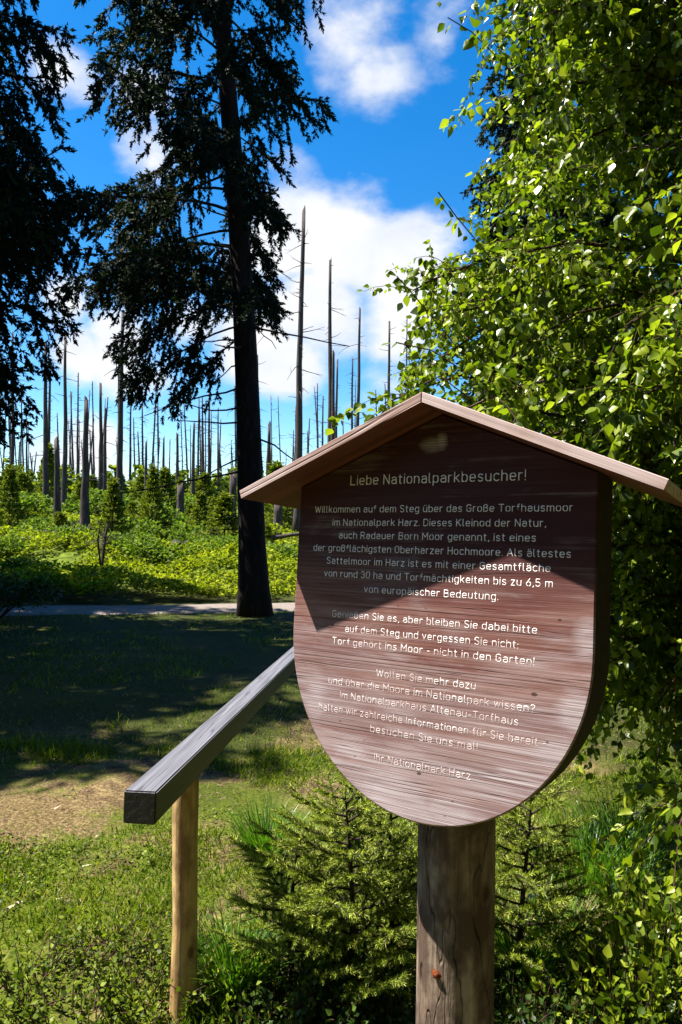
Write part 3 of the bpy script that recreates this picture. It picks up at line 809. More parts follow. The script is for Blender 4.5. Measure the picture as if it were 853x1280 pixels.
# ------------------------------------------------------------------ birch
LT = []   # birch leaf: pointed oval, folded along its midrib, on a short stalk
lv = np.array([(0, 0, 0), (-.30, .18, .05), (.30, .18, .05), (-.43, .38, .07), (.43, .38, .07), (-.26, .70, .04), (.26, .70, .04), (0, 1.02, -.06), (0, .40, -.03), (0, -.32, .03), (.012, 0, 0)])
lf = np.array([(0, 8, 1), (0, 2, 8), (1, 8, 3), (2, 4, 8), (3, 8, 5), (4, 6, 8), (5, 8, 7), (6, 7, 8), (9, 10, 0)])
def leaves_on(mb, pts, per_m, size, r, hang=.75):
    seg = np.diff(pts, axis=0); L = np.linalg.norm(seg, axis=1); n = max(3, int(L.sum() * per_m))
    cum = np.r_[0, np.cumsum(L)]; u = np.linspace(.1, 1, n) * cum[-1]
    P = np.stack([np.interp(u, cum, pts[:, c]) for c in range(3)], -1)
    dirs = np.stack([np.interp(u, (cum[1:] + cum[:-1]) / 2, unit(seg)[:, c]) for c in range(3)], -1)
    D = unit(dirs * .5 + r.normal(0, .55, (n, 3)) + np.array([0, 0, -hang]))
    nrm = r.normal(0, .95, (n, 3)) + np.array([-.15, -.25, .75])
    Z = unit(nrm - (nrm * D).sum(1)[:, None] * D); X = np.cross(D, Z)
    S = size * (.55 + .65 * r.random(n)); sc = np.stack([S * (.75 + .4 * r.random(n)), S, S * r.normal(1.0, 1.3, n)], -1)
    return P + D * (S * .32)[:, None] + r.normal(0, .008, P.shape), X, D, Z, sc

sprays = [[at(600, 470, 3.1), at(560, 420, 3.0), at(520, 372, 2.95), at(496, 345, 2.9)], [at(590, 470, 3.2), at(540, 438, 3.1), at(495, 428, 3.05)],
  [at(640, 90, 3.3), at(590, 40, 3.2), at(560, 22, 3.15)], [at(620, 330, 3.2), at(570, 270, 3.1), at(548, 240, 3.1)], [at(590, 500, 3.1), at(550, 470, 3.0), at(530, 480, 3.0)]]
def birch(trunk_xy, H, rad_fn, nlimb, seed, leaf=.043):
    r = np.random.default_rng(seed)
    tk = MB(); z = np.linspace(-.2, H, 20)
    tc = np.c_[.08 * np.sin(z * .7), .06 * np.cos(z * .9), z]
    tk.tube(tc, .085 * (1 - np.clip(z, 0, H) / H) ** .8 + .008, 12)
    br = MB(); L_ = []
    for i in range(nlimb):
        f = ((i + .5) / nlimb) ** 1.25; hb = .30 + (H - .6) * f * .86
        az = i * 2.39996 + r.normal(0, .3)
        if i % 2: az = math.radians(221) + r.normal(0, .75)      # more boughs on the open side, towards the boardwalk
        zt_ = hb + .5 + .5 * r.random()
        Rr = rad_fn(zt_, az) * (.70 + .29 * r.random())
        s = np.linspace(0, 1, 9); dh = np.array([math.cos(az), math.sin(az), 0])
        b0_ = np.array([np.interp(hb, z, tc[:, 0]), np.interp(hb, z, tc[:, 1]), hb])
        pts = b0_[None] + dh[None] * (Rr * s)[:, None]; pts[:, 2] += (zt_ - hb) * np.sin(s * 2.0) * 1.0 - .28 * s ** 3 * r.random()
        pts += np.cumsum(r.normal(0, .022, (9, 3)), 0)
        br.tube(pts, .016 * (1 - .85 * s) + .002, 5, False)
        toward = dh @ unit(np.array([-.75, -.65, 0]))
        dn = 1.0 if toward > -.35 else .45
        nt = int(Rr / .040 * dn)
        for k in range(nt):
            q = .12 + .88 * ((k + r.random()) / nt) ** .85
            base = np.array([np.interp(q, s, pts[:, c]) for c in range(3)])
            dv = unit(dh * .45 + r.normal(0, .85, 3) + np.array([0, 0, .15])); tl = .18 + .26 * r.random()
            ts = np.linspace(0, 1, 5); tp = base[None] + dv[None] * (tl * ts)[:, None]; tp[:, 2] -= tl * .5 * ts ** 2
            br.tube(tp, .0028 * (1 - .6 * ts), 3, False)
            L_.append(leaves_on(None, tp, 64, leaf * (.75 + .5 * r.random()), r, .45))
        L_.append(leaves_on(None, pts[3:], 36, leaf, r))
    for tw_ in sprays:
        tp = np.array(tw_) - np.array([*trunk_xy, 0]); br.tube(tp, .003, 4, False)
        L_.append(leaves_on(None, tp, 34, leaf, r))
    cr = MB()
    P, X, D, Z, sc = [np.vstack(q) for q in zip(*L_)]
    cr.inst(lv, lf, P, X, D, Z, sc)
    print('birch leaves', len(P))
    return tk.mesh('birch trunk', True), br.mesh('birch branches', True), cr.mesh('birch crown')
BXY = (2.35, 3.75)
def brad(z, az):
    # crown profile read from its left outline
    R0 = np.interp(z, [.4, .9, 1.5, 2.2, 2.8, 3.2, 3.8, 4.6, 6.0, 7.2], [1.45, 1.65, 1.9, 2.22, 2.30, 2.30, 2.20, 2.24, 1.8, .7])
    return float(R0) * (.93 + .1 * math.sin(az * 3 + z * 2))
MBi = birch(BXY, 7.2, brad, 270, 21)
place_tree('birch_tree', MBi, (BXY[0], BXY[1], 0), 'leafy bright green birch filling the right side behind the sign', None, mats=(M_birchbark, M_birchtwig, M_birch), cat='birch tree')

# ------------------------------------------------------------------ snags
ORD = ['first', 'second', 'third', 'fourth', 'fifth', 'sixth', 'seventh', 'eighth', 'ninth', 'tenth', 'eleventh', 'twelfth', 'thirteenth', 'fourteenth', 'fifteenth',
       'sixteenth', 'seventeenth', 'eighteenth', 'nineteenth', 'twentieth']
def ordn(i):
    if i < 20: return ORD[i]
    t = {20: 'twenty', 30: 'thirty', 40: 'forty', 50: 'fifty'}[(i + 1) // 10 * 10] if (i + 1) % 10 else {30: 'thirtieth', 40: 'fortieth', 50: 'fiftieth'}[i + 1]
    return t if (i + 1) % 10 == 0 else t + '-' + ORD[(i + 1) % 10 - 1]
# pixel x at top, x at base, top y, width, amount of side twigs
snags = [(16, 14, 420, 5, .3), (34, 32, 528, 3, .3), (57, 56, 432, 7, .3), (63, 61, 466, 5, .2), (82, 78, 424, 6, .4), (70, 72, 556, 9, 0), (98, 95, 468, 3, .6), (108, 107, 506, 10, .3),
 (126, 123, 484, 6, .5), (132, 130, 512, 5, .3), (154, 148, 396, 8, .5), (149, 147, 438, 4, .3), (164, 163, 497, 3.4, .8), (178, 177, 505, 3.2, .8), (183, 183, 554, 5, 0),
 (205, 205, 549, 4.2, .2), (222, 221, 545, 5, .2), (243, 241, 531, 5, .2), (249, 247, 500, 3, .7), (262, 261, 494, 3.8, .6), (273, 272, 512, 2.8, .8),
 (322, 321, 446, 4.2, .6), (337, 336, 534, 7, 0), (380, 374, 267, 8.5, .7), (413, 411, 328, 6.5, .9), (417, 415, 443, 6, .3), (422, 420, 452, 4.2, .4), (397, 397, 482, 2.8, .6), (404, 403, 498, 3.2, .4),
 (387, 386, 525, 2.8, .3), (370, 368, 509, 2.8, .5), (429, 429, 528, 2.4, .3), (441, 440, 450, 3.6, .6), (450, 445, 390, 5, .8), (487, 486, 405, 4.6, 1.0), (509, 508, 397, 2.8, .9), (518, 517, 455, 2.8, .5)]
stumps = [(186, 634, 6, 652), (211, 612, 7, 647), (226, 610, 10, 658), (292, 598, 10, 672), (348, 632, 12, 672), (367, 610, 8, 664)]
tiny = []
rs = np.random.default_rng(44)
for k in range(84):
    x = -20 + (330 * rs.random() ** 1.1 if k < 60 else 330 + 220 * rs.random())
    tiny.append((x + rs.normal(0, 4.5), x, 470 + 105 * rs.random() ** .8, 1.4 + 1.7 * rs.random(), .5))
for k in range(16): tiny.append((575 + 500 * (k + rs.random()) / 16, 580 + 500 * k / 16, 450 + 110 * rs.random(), 1.8 + 1.5 * rs.random(), .5))
def make_snag(px_top, px_base, py_top, w, tw, D, seed, jag=True, stump=False):
    r = np.random.default_rng(seed)
    tp = at(px_top, py_top, D); bs = at(px_base, 652, D); bs[2] = float(ground_h(bs[0], bs[1]))
    Hh = tp[2] - bs[2]; n = 12 if not stump else 6; s = np.linspace(-.02, 1, n)
    rel = tp - bs
    pts = rel[None] * s[:, None] + np.c_[np.cumsum(r.normal(0, .011 * Hh ** .5, (n, 2)), 0) * (1 - np.clip(s, 0, 1))[:, None], np.zeros(n)]
    wr = w / F * D / 2
    rad = wr * (1.25 - .75 * s) + wr * .6 * np.exp(-s * Hh * 1.5) if not stump else wr * (1.1 - .15 * s) + wr * .4 * np.exp(-s * Hh * 3)
    tk = MB(); tk.tube(pts, rad, 8 if w > 3.5 else 5)
    V = tk.V[0]; k = 8 if w > 3.5 else 5
    V[(n - 1) * k:n * k, 2] += r.random(k) * wr * 2.6          # splintered top
    V[n * k + 1, 2] -= wr
    br = None
    if tw > 0:
        br = []; m = int((10 + 26 * r.random()) * tw * min(2, Hh / 8))
        for _ in range(m):
            f = .25 + .74 * r.random() ** .8; base = np.array([np.interp(f, s, pts[:, c]) for c in range(3)])
            az = r.random() * 6.28; L = (.35 + 1.1 * r.random() ** 2) * (1.25 - .6 * f)
            dh = np.array([math.cos(az), math.sin(az), 0]); q = np.linspace(0, 1, 4)
            pp = base[None] + dh[None] * (L * q)[:, None]; pp[:, 2] += L * (r.normal(-.12, .2) * q + .25 * r.normal() * q ** 2)
            b1 = MB(); br.append(b1); b1.tube(pp, (.016 + .0003 * D) * (1 - .75 * q), 3, False)
            if L > .8:
                e = pp[2] + unit(dh + r.normal(0, .6, 3)) * .35
                b1.tube(np.array([pp[2], e]), [.009, .004], 3, False)
    return bs, tk, br
order = sorted(snags, key=lambda q: q[0])
leftn = [q for q in order if q[0] < 290]; rightn = [q for q in order if q[0] > 290]
for i, q in enumerate(order):
    D = float(np.clip(270 / q[3], 27, 78)) * (1 + .06 * math.sin(i * 2.1))
    if q[0] == 16: D = 40
    bs, tk, br = make_snag(q[0], q[1], q[2], q[3], q[4], D, 100 + i)
    look = 'thick' if q[3] >= 6 else ('slender' if q[3] >= 4 else 'thin')
    hgt = 'very tall' if q[2] < 400 else ('tall' if q[2] < 480 else ('mid-height' if q[2] < 530 else 'short broken'))
    if q in leftn:
        lab = f'{hgt} {look} dead trunk, {ordn(leftn.index(q))} from left among those left of the big spruce'
    else:
        lab = f'{hgt} {look} dead trunk, {ordn(rightn.index(q))} from left among those right of the big spruce'
    t = empty('dead_spruce', bs, lab, 'dead tree', 'bare dead spruces standing on the moor')
    tk.build('trunk', M_snag, t, True)
    for b1 in (br or [])[:60]: b1.build('branch', M_snagtwig, t)
for i, q in enumerate(stumps):
    # depth from the place where the base meets the rising ground
    D = 20.0
    for _ in range(40):
        p = at(q[0], q[3], D)
        if p[2] <= float(ground_h(p[0], p[1])) or D > 48: break
        D += .8
    D = min(max(D, 24), 46)
    bs, tk, br = make_snag(q[0], q[0], q[1], q[2] * .9, 0, D, 300 + i, stump=True)
    where = ['small stump left of the middle of the snag stand', 'dark broken stump beside the taller pale stump', 'pale splintered stump in the bushes between snags and big spruce', 'brown stump touching the left side of the big spruce trunk',
             'thick grey stump just right of the big spruce trunk', 'grey stump half hidden behind the sign roof'][i]
    tag(tk.build('tree_stump', M_snag, None, True), where, 'tree stump', 'broken stumps on the moor').location = tuple(bs)
for i, q in enumerate(tiny):
    bs, tk, br = make_snag(q[0], q[1], q[2], q[3], q[4], 88 + 25 * rs.random(), 500 + i)
    for b1 in br: tk.add(np.vstack(b1.V), Q=np.vstack(b1.Q))
    o = tk.build('distant_dead_spruce', M_snag)
    o.location = tuple(bs); tag(o, 'hair-thin bare dead trunk far off among the rearmost dead spruces', 'dead tree', 'faraway hair-thin dead trunks')

# broken hooked dead branch hanging right of the big spruce trunk is built with that tree
# ------------------------------------------------------------------ young spruces, bushes, field
TY = shoot_template(8, .36, .11, .8)
def young(Hh, Rr, seed, n):
    r = np.random.default_rng(seed)
    tk = MB(); z = np.linspace(-.1, Hh, 8); tk.tube(np.c_[0 * z, 0 * z, z], .035 * Hh / 2.5 * (1 - np.clip(z, 0, Hh) / Hh) + .006, 6)
    f = r.random(n) ** 1.35 * .97
    lay = np.round(f * 12) / 12 + r.normal(0, .012, n)          # whorls
    lay = np.clip(lay, 0.02, .99)
    az = r.integers(0, 9, n) * .698 + np.round(lay * 12) * 1.1 + r.normal(0, .16, n)
    rr = Rr * 1.25 * (1 - lay) ** 1.35 * (.25 + .75 * r.random(n) ** .6) * (.8 + .3 * np.sin(az * 2 + lay * 20))
    P = np.c_[rr * np.cos(az), rr * np.sin(az), Hh * lay + rr * .12 + r.normal(0, .03, n)]
    D = unit(np.c_[np.cos(az), np.sin(az), .25 + .5 * lay] + r.normal(0, .3, (n, 3)))
    # leader
    P = np.vstack([P, np.c_[np.zeros(14), np.zeros(14), Hh * np.linspace(.9, 1, 14)]]); D = np.vstack([D, unit(np.c_[r.normal(0, .35, (14, 2)), np.ones(14)])])
    X, Y, Z = basis(D); c = MB(); c.inst(TY[0], TY[1], P, X, Y, Z, (.12 + .14 * r.random(len(P))) * (Hh / 2.6) ** .5)
    b_ = MB()
    for k in range(26):
        l_ = .05 + .85 * k / 26; a = k * 2.4; L = Rr * (1 - l_) ** .85 * .8
        b_.tube(np.array([[0, 0, Hh * l_], [L * math.cos(a), L * math.sin(a), Hh * l_ + L * .12]]), [.012, .004], 3, False)
    return tk.mesh('young trunk', True), b_.mesh('young branches'), c.mesh('young crown')
yg = [young(2.8, 1.0, 1, 1900), young(2.4, 1.05, 2, 1700), young(3.2, .95, 3, 2100)]
def bush(Rr, Hh, seed, n, leaf):
    r = np.random.default_rng(seed)
    cl = 16; ca_ = r.random(cl) * 6.28; cr_ = Rr * .75 * r.random(cl) ** .5; cz = Hh * (.3 + .5 * r.random(cl))
    cc = np.c_[cr_ * np.cos(ca_), cr_ * np.sin(ca_), cz]; k = r.integers(0, cl, n)
    d = unit(r.normal(size=(n, 3))); d[:, 2] = np.abs(d[:, 2]) - .25
    P = cc[k] + d * (Rr * .38 * (.6 + .5 * r.random(n)))[:, None]; P[:, 2] = np.clip(P[:, 2], .02, None)
    D = unit(d + r.normal(0, .6, (n, 3))); nr = r.normal(0, .7, (n, 3)) + np.array([0, 0, .8]); Z = unit(nr - (nr * D).sum(1)[:, None] * D); X = np.cross(D, Z)
    c = MB(); c.inst(lv, lf, P, X, D, Z, leaf * (.6 + .8 * r.random(n)))
    st = MB()
    for q in cc: st.tube(np.array([[0, 0, -.05], q * [.4, .4, .55], q]), [.012, .008, .003], 4, False)
    return st.mesh('bush stems'), c.mesh('bush foliage')
bs_ = [bush(1.0, 1.1, 5, 1500, .10), bush(1.2, .8, 6, 1500, .10)]
for m, mt in ((yg[0], 0), (yg[1], 0), (yg[2], 0)):
    for me_, mm in zip(m, (M_twig, M_twig, M_needle_young)): me_.materials.append(mm)
for m in bs_:
    m[0].materials.append(M_twig); m[1].materials.append(M_bush)
ry = np.random.default_rng(9)
conf = []   # (px x, depth, scale, proto)
for (x, D, sc) in [(12, 30, 1.0), (45, 36, 1.1), (75, 26, .8), (100, 40, 1.1), (128, 30, .95), (141, 24, .8), (165, 34, 1.2), (195, 55, 1.7), (190, 30, 1.0), (205, 42, 1.3), (238, 38, 1.2), (250, 29, .9),
                   (268, 33, 1.35), (281, 26, 1.0), (345, 40, 1.7), (352, 33, 1.0), (365, 48, 1.5), (335, 26, .8), (28, 48, 1.3), (60, 50, 1.4), (88, 56, 1.3), (115, 52, 1.4), (150, 50, 1.4), (176, 58, 1.3), (225, 54, 1.5), (255, 52, 1.6), (300, 60, 1.5),
                   (-15, 34, 1.1), (398, 46, 1.6), (425, 50, 1.5), (460, 42, 1.3), (500, 48, 1.5), (540, 38, 1.2), (-60, 40, 1.2)]:
    conf.append((x, D, sc))
conf.sort(key=lambda q: q[0])
for i, (x, D, sc) in enumerate(conf):
    p = at(x, 652, D); z = float(ground_h(p[0], p[1])) - .05
    kind = 'small' if sc < 1.05 else ('medium' if sc < 1.35 else 'larger')
    seen = [q for q in conf if 0 <= q[0] <= 372]
    if (x, D, sc) in seen:
        lab = f'{kind} young green spruce on the moor, {ordn(seen.index((x, D, sc)))} young spruce from the left picture edge'; grp = 'young spruces growing up between the dead trunks'
    else:
        lab = 'young green spruce on the moor hidden behind the sign or outside the picture'; grp = 'young spruces out of sight'
    t = empty('young_spruce', (p[0], p[1], z), lab, 'young spruce', grp, ry.random() * 6.28)
    t.scale = (sc * 1.0 * (1 + .12 * ry.normal()), sc * 1.0 * (1 + .1 * ry.normal()), sc * (.66 + .15 * ry.normal()))
    if i % 3 == 1: t.scale = tuple(c * .62 for c in t.scale)
    pr_ = yg[i % 3]
    for nm, me_ in zip(('trunk', 'branches', 'crown'), pr_): link(nm, me_, None, t)
bushes = [(8, 22, .8), (48, 25, .9), (90, 23, .7), (118, 27, 1.0), (158, 22, .75), (200, 20.5, .9), (215, 25, 1.0), (262, 23, .9), (285, 21, .7), (355, 22, .8), (30, 19, .6), (175, 28, 1.1), (245, 28, 1.1), (65, 30, 1.1), (20, 34, 1.4), (84, 36, 1.3), (138, 37, 1.5), (185, 36, 1.4), (228, 32, 1.2), (270, 37, 1.5), (296, 31, 1.2), (5, 42, 1.6), (108, 44, 1.6), (212, 46, 1.7)]
bushes.sort()
for i, (x, D, sc) in enumerate(bushes):
    p = at(x, 652, D); z = float(ground_h(p[0], p[1])) - .03
    t = empty('leafy_bush', (p[0], p[1], z), f'{"low" if sc < .85 else "broad"} light green bush on the sunny moor, {ordn(i)} bush from the left', 'bush', 'light green bushes on the moor', ry.random() * 6.28)
    t.scale = (sc, sc, sc * .9)
    for nm, me_ in zip(('stems', 'foliage'), bs_[i % 2]): link(nm, me_, None, t)
# dark bush at the left edge by the path
mshade = bush(.9, .8, 17, 2600, .055); mshade[0].materials.append(M_twig); mshade[1].materials.append(leaf_mat('dark bush leaves', (.015, .04, .01), (.03, .07, .012), (.05, .1, .02), .3, .5, .3))
p = at(-4, 760, 12.2)
t = empty('dark_bush', (p[0], p[1], float(ground_h(p[0], p[1]))), 'dark green bush at the left edge in front of the path', 'bush')
for nm, me_ in zip(('stems', 'foliage'), mshade): link(nm, me_, None, t)

# bilberry field beyond the path: one mass of leaves over hummocks
def scatter_wedge(n, y0, y1, xa, xb, r, power=1.0):
    y = y0 + (y1 - y0) * r.random(n) ** power
    return (xa + (xb - xa) * r.random(n)) * y, y
r = np.random.default_rng(77)
mb = MB()
qv = np.array([(-.5, 0, 0), (.5, 0, 0), (.38, .8, .12), (-.38, .8, .12), (0, 1.15, 0)]); qf = np.array([(0, 1, 2), (0, 2, 3), (3, 2, 4)])
for (n, xa, xb, y0, y1, pw) in ((110000, -.52, .02, 14.3, 40, 1.2), (42000, .02, .85, 14.6, 38, 1.2), (6000, -1.1, -.52, 16, 34, 1.2)):
    x, y = scatter_wedge(n, y0, y1, xa, xb, r, pw)
    keep = (y < 99) & (y > path_c(x) + .75 + .5 * fbm(x * 2, y * 0)) & (fbm(x * .9 + 3, y * .9) > .36); x, y = x[keep], y[keep]; n = len(x)
    top = .12 + .75 * np.clip(fbm(x * .8, y * .8, 3) - .25, 0, 1)
    z = ground_h(x, y) + top * (.35 + .65 * r.random(n) ** .5)
    P = np.c_[x, y, z]; D = unit(r.normal(0, 1, (n, 3)) * [1, 1, .5] + [0, 0, .25]); nr = r.normal(0, .6, (n, 3)) + np.array([0, 0, .9]); Z = unit(nr - (nr * D).sum(1)[:, None] * D); X = np.cross(D, Z)
    mb.inst(qv, qf, P, X, D, Z, (.035 + .06 * r.random(n)) * (y / 20) ** .7)
tag(mb.build('bilberry_undergrowth', M_bilb), 'bright green bilberry undergrowth covering the moor beyond the path', 'undergrowth', kind='stuff')
# far woods: ring of low green growth behind the snags
mb = MB(); r = np.random.default_rng(78)
n = 900; D = 66 + 45 * r.random(n); u = -1.1 + 2.1 * r.random(n); cx_ = u * D; cy_ = D
hh_ = (1.4 + 2.6 * r.random(n) ** 1.6)
k = 55; tv = TY
az = r.random((n, k)) * 6.28; lay = r.random((n, k)) ** .8
rr = (.35 * hh_)[:, None] * (1 - lay) * (.4 + .6 * r.random((n, k)))
P = np.stack([cx_[:, None] + rr * np.cos(az), cy_[:, None] + rr * np.sin(az), ground_h(cx_, cy_)[:, None] + lay * hh_[:, None]], -1).reshape(-1, 3)
Dv = unit(np.stack([np.cos(az), np.sin(az), .3 + 0 * az], -1).reshape(-1, 3) + r.normal(0, .3, (n * k, 3)))
X, Y, Z = basis(Dv); mb.inst(qv, qf, P, X, Y, Z, .28 + .25 * r.random(n * k))
tag(mb.build('distant_woods', M_needle_young), 'far-off mass of young green spruces behind the dead trunks', 'woods', kind='stuff')

# dead twiggy shrub and fallen branches on the moor
def twiggy(seed, n, L):
    r = np.random.default_rng(seed); m = MB()
    for k in range(n):
        a = r.random() * 6.28; tip = np.array([math.cos(a) * L * .6 * r.random(), math.sin(a) * L * .4, L * (.5 + .5 * r.random())])
        mid = tip * [.35, .35, .6] + r.normal(0, .05, 3)
        m.tube(np.array([[0, 0, -.05], mid, tip]), [.03, .02, .008], 5, False)
        for _ in range(3):
            e = mid + unit(r.normal(0, 1, 3) + [0, 0, .6]) * L * .3; m.tube(np.array([mid, e]), [.012, .004], 4, False)
    return m
for (x, y, D, L, lab) in ((127, 712, 19.0, 1.55, 'grey leafless shrub with upright twigs in the sunny undergrowth'), (300, 690, 21, .8, 'small leafless twig clump close to the big spruce trunk'), (88, 650, 24, 1.0, 'low tangle of dead twigs below the left dead trunks')):
    p = at(x, y, D); z = float(ground_h(p[0], p[1]))
    o = tag(twiggy(int(x), 7, L).build('dead_shrub', M_snagtwig), lab, 'dead shrub', 'leafless shrubs on the moor'); o.location = (p[0], p[1], z + .1)
for i, (x, y, D, L, a, lab) in enumerate(((95, 652, 25, 2.6, .2, 'bleached fallen log lying below the left dead trunks'), (255, 668, 24, 2.2, -.25, 'bleached fallen log lying in the bushes left of the big spruce'), (358, 662, 26, 2.4, .1, 'bleached fallen log lying between big spruce and sign roof'))):
    p = at(x, y, D); z = float(ground_h(p[0], p[1])) + .55
    m = MB(); s = np.linspace(-.5, .5, 8); m.tube(np.c_[s * L * math.cos(a), s * L * math.sin(a), .1 * s * L + .03 * np.sin(s * 9)], .07 - .04 * s, 8)
    for k in range(5):
        q = r.random() - .5; m.tube(np.array([[q * L * math.cos(a), q * L * math.sin(a), .1 * q * L], [q * L + .15, .1, .35 + .2 * r.random()]]), [.018, .006], 4, False)
    o = tag(m.build('fallen_log', M_snag, None, True), lab, 'fallen log', 'fallen logs on the moor'); o.location = (p[0], p[1], z)

# ------------------------------------------------------------------ near ground
bl = np.array([(-.5, 0, 0), (.5, 0, 0), (-.42, .35, .03), (.42, .35, .03), (-.28, .7, .12), (.28, .7, .12), (0, 1, .28)])
bf = np.array([(0, 1, 3), (0, 3, 2), (2, 3, 5), (2, 5, 4), (4, 5, 6)])
def grass(mb, x, y, hgt, wid, r, lean=.5, z=None):
    n = len(x); P = np.c_[x, y, (ground_h(x, y) if z is None else z) - .005]
    D = unit(r.normal(0, lean, (n, 3)) * [1, 1, .2] + [0, 0, 1]); ax = r.random(n) * 6.28
    h_ = np.c_[np.cos(ax), np.sin(ax), np.zeros(n)]; X = unit(h_ - (h_ * D).sum(1)[:, None] * D); Z = np.cross(X, D)
    # make blades bend the way they lean
    mb.inst(bl, bf, P, X, D, Z, np.stack([wid * (.7 + .6 * r.random(n)), hgt, hgt * 1.1], -1))
def bare(x, y):
    return np.clip(1.25 - np.sqrt(((x + 2.15) / .95) ** 2 + ((y - 4.2) / .55) ** 2), 0, 1)
def patch(x, y): return fbm(x * 1.1 + 20, y * 1.1 + 4, 3) - .25 * bare(x, y) - .04 * np.clip(y / 8, 0, 1)
r = np.random.default_rng(90)
mb = MB()
for (n, xa, xb, y0, y1, pw, hm) in ((95000, -.56, .5, 1.7, 5.5, 1.4, .046), (26000, -1.15, -.56, 1.7, 5.5, 1.1, .046), (26000, .5, 1.15, 1.7, 5.5, 1.1, .046), (36000, -.75, .75, 5.0, 14.0, 1.3, .05)):
    x, y = scatter_wedge(n, y0, y1, xa, xb, r, pw)
    p_ = patch(x, y); keep = (p_ > .38 + .10 * r.random(n)) & (np.abs(y - path_c(x)) > .7); x, y = x[keep], y[keep]
    grass(mb, x, y, hm * (.5 + 1.1 * r.random(len(x))) * (.35 + 2.2 * np.clip(fbm(x * 2.6 + 9, y * 2.6, 3) - .22, 0, 1)), .0035 * (1 + y / 5), r, .6)
tag(mb.build('grass', M_grass), 'short patchy yellow-green grass on the forest floor', 'grass', kind='stuff')
mb = MB()
x, y = scatter_wedge(9000, 1.8, 7, -.58, .5, r, 1.4)
grass(mb, x, y, .05 * (.4 + r.random(len(x))), .002 * (1 + y / 5), r, 1.6)
tag(mb.build('dry_grass', M_dry), 'dry straw and needles strewn over the forest floor', 'dry grass', kind='stuff')
mb = MB(); x, y = scatter_wedge(26000, 1.75, 4.6, -.58, .5, r, 1.5)
keep = fbm(x * 1.9 + 3, y * 1.9 + 8, 3) > .50 + .05 * (y - 2); x, y = x[keep], y[keep]; n = len(x)
D = unit(r.normal(0, 1, (n, 3)) * [1, 1, .4] + [0, 0, .15]); nr = r.normal(0, .5, (n, 3)) + np.array([0, 0, .9]); Z = unit(nr - (nr * D).sum(1)[:, None] * D); X = np.cross(D, Z)
mb.inst(lv, lf[:8], np.c_[x, y, ground_h(x, y) + .004 + .07 * r.random(n) ** 1.3], X, D, Z, .010 + .011 * r.random(n))
tag(mb.build('low_leaves', M_lowleaf), 'tiny round leaves of creeping plants carpeting the near ground', 'ground cover', kind='stuff')
# fallen litter: bark crumbs and twigs
mb = MB(); x, y = scatter_wedge(2600, 1.8, 9, -.58, .5, r, 1.4)
cv = np.array([(-.5, -.2, 0), (.5, -.25, 0), (.45, .2, 0), (-.4, .25, 0), (-.3, -.1, .25), (.3, -.1, .22), (.25, .1, .25), (-.25, .12, .2)])
cf = np.array([(0, 1, 5, 4), (1, 2, 6, 5), (2, 3, 7, 6), (3, 0, 4, 7), (4, 5, 6, 7)])
n = len(x); az = r.random(n) * 6.28; X = np.c_[np.cos(az), np.sin(az), np.zeros(n)]; Y = np.c_[-np.sin(az), np.cos(az), np.zeros(n)]; Z = np.tile([0, 0, 1.], (n, 1))
s_c = .006 + .022 * r.random(n) ** 3; mb.inst(cv, cf, np.c_[x, y, ground_h(x, y)], X, Y, Z, np.stack([s_c * 1.8, s_c, s_c * .7], -1))
M_crumb = bark_mat('bark crumbs', (.05, .03, .02), (.14, .09, .06), (.32, .25, .18), (60, 60, 60), .3)
tag(mb.build('bark_litter', M_crumb), 'small bark crumbs scattered on the ground', 'litter', kind='stuff')
# pale wood chips one can count
chips = [(17, 1133, 'long slanting'), (72, 1125, 'small broad'), (100, 1128, 'tiny'), (108, 1083, 'thin'), (120, 1048, 'short'), (72, 1010, 'flat'), (20, 1052, 'pale'), (6, 1100, 'narrow')]
places = ['at the left edge low in the picture', 'in the grass left of the handrail post', 'in the grass, nearer the handrail post than its neighbour', 'on the bare patch left of the handrail', 'near the shadow edge left of the handrail', 'on the bare ground left of the rail end',
          'on the sandy ground at the left edge', 'at the left edge above the long slanting chip']
for (x, y, w_), pl in zip(chips, places):
    D = 2.0
    while at(x, y, D)[2] > float(ground_h(*at(x, y, D)[:2])) and D < 12: D += .02
    p = at(x, y, D); m = MB()
    sc = .045 if w_ in ('long slanting',) else .026
    a = random.random() * 3
    m.inst(cv, cf, np.zeros((1, 3)), np.array([[math.cos(a), math.sin(a), .1]]), np.array([[-math.sin(a), math.cos(a), 0]]), np.array([[0, 0, 1.]]), np.array([[sc * 1.9, sc * .7, sc * .5]]))
    o = tag(m.build('wood_chip', M_chip), f'{w_} bleached wood chip {pl}', 'wood chip', 'bleached wood chips on the forest floor'); o.location = (p[0], p[1], p[2] + .004)

def ground_at(px, py):
    D = 1.5
    while at(px, py, D)[2] > float(ground_h(*at(px, py, D)[:2])) and D < 60: D += .02
    p = at(px, py, D); p[2] = float(ground_h(p[0], p[1])); return p
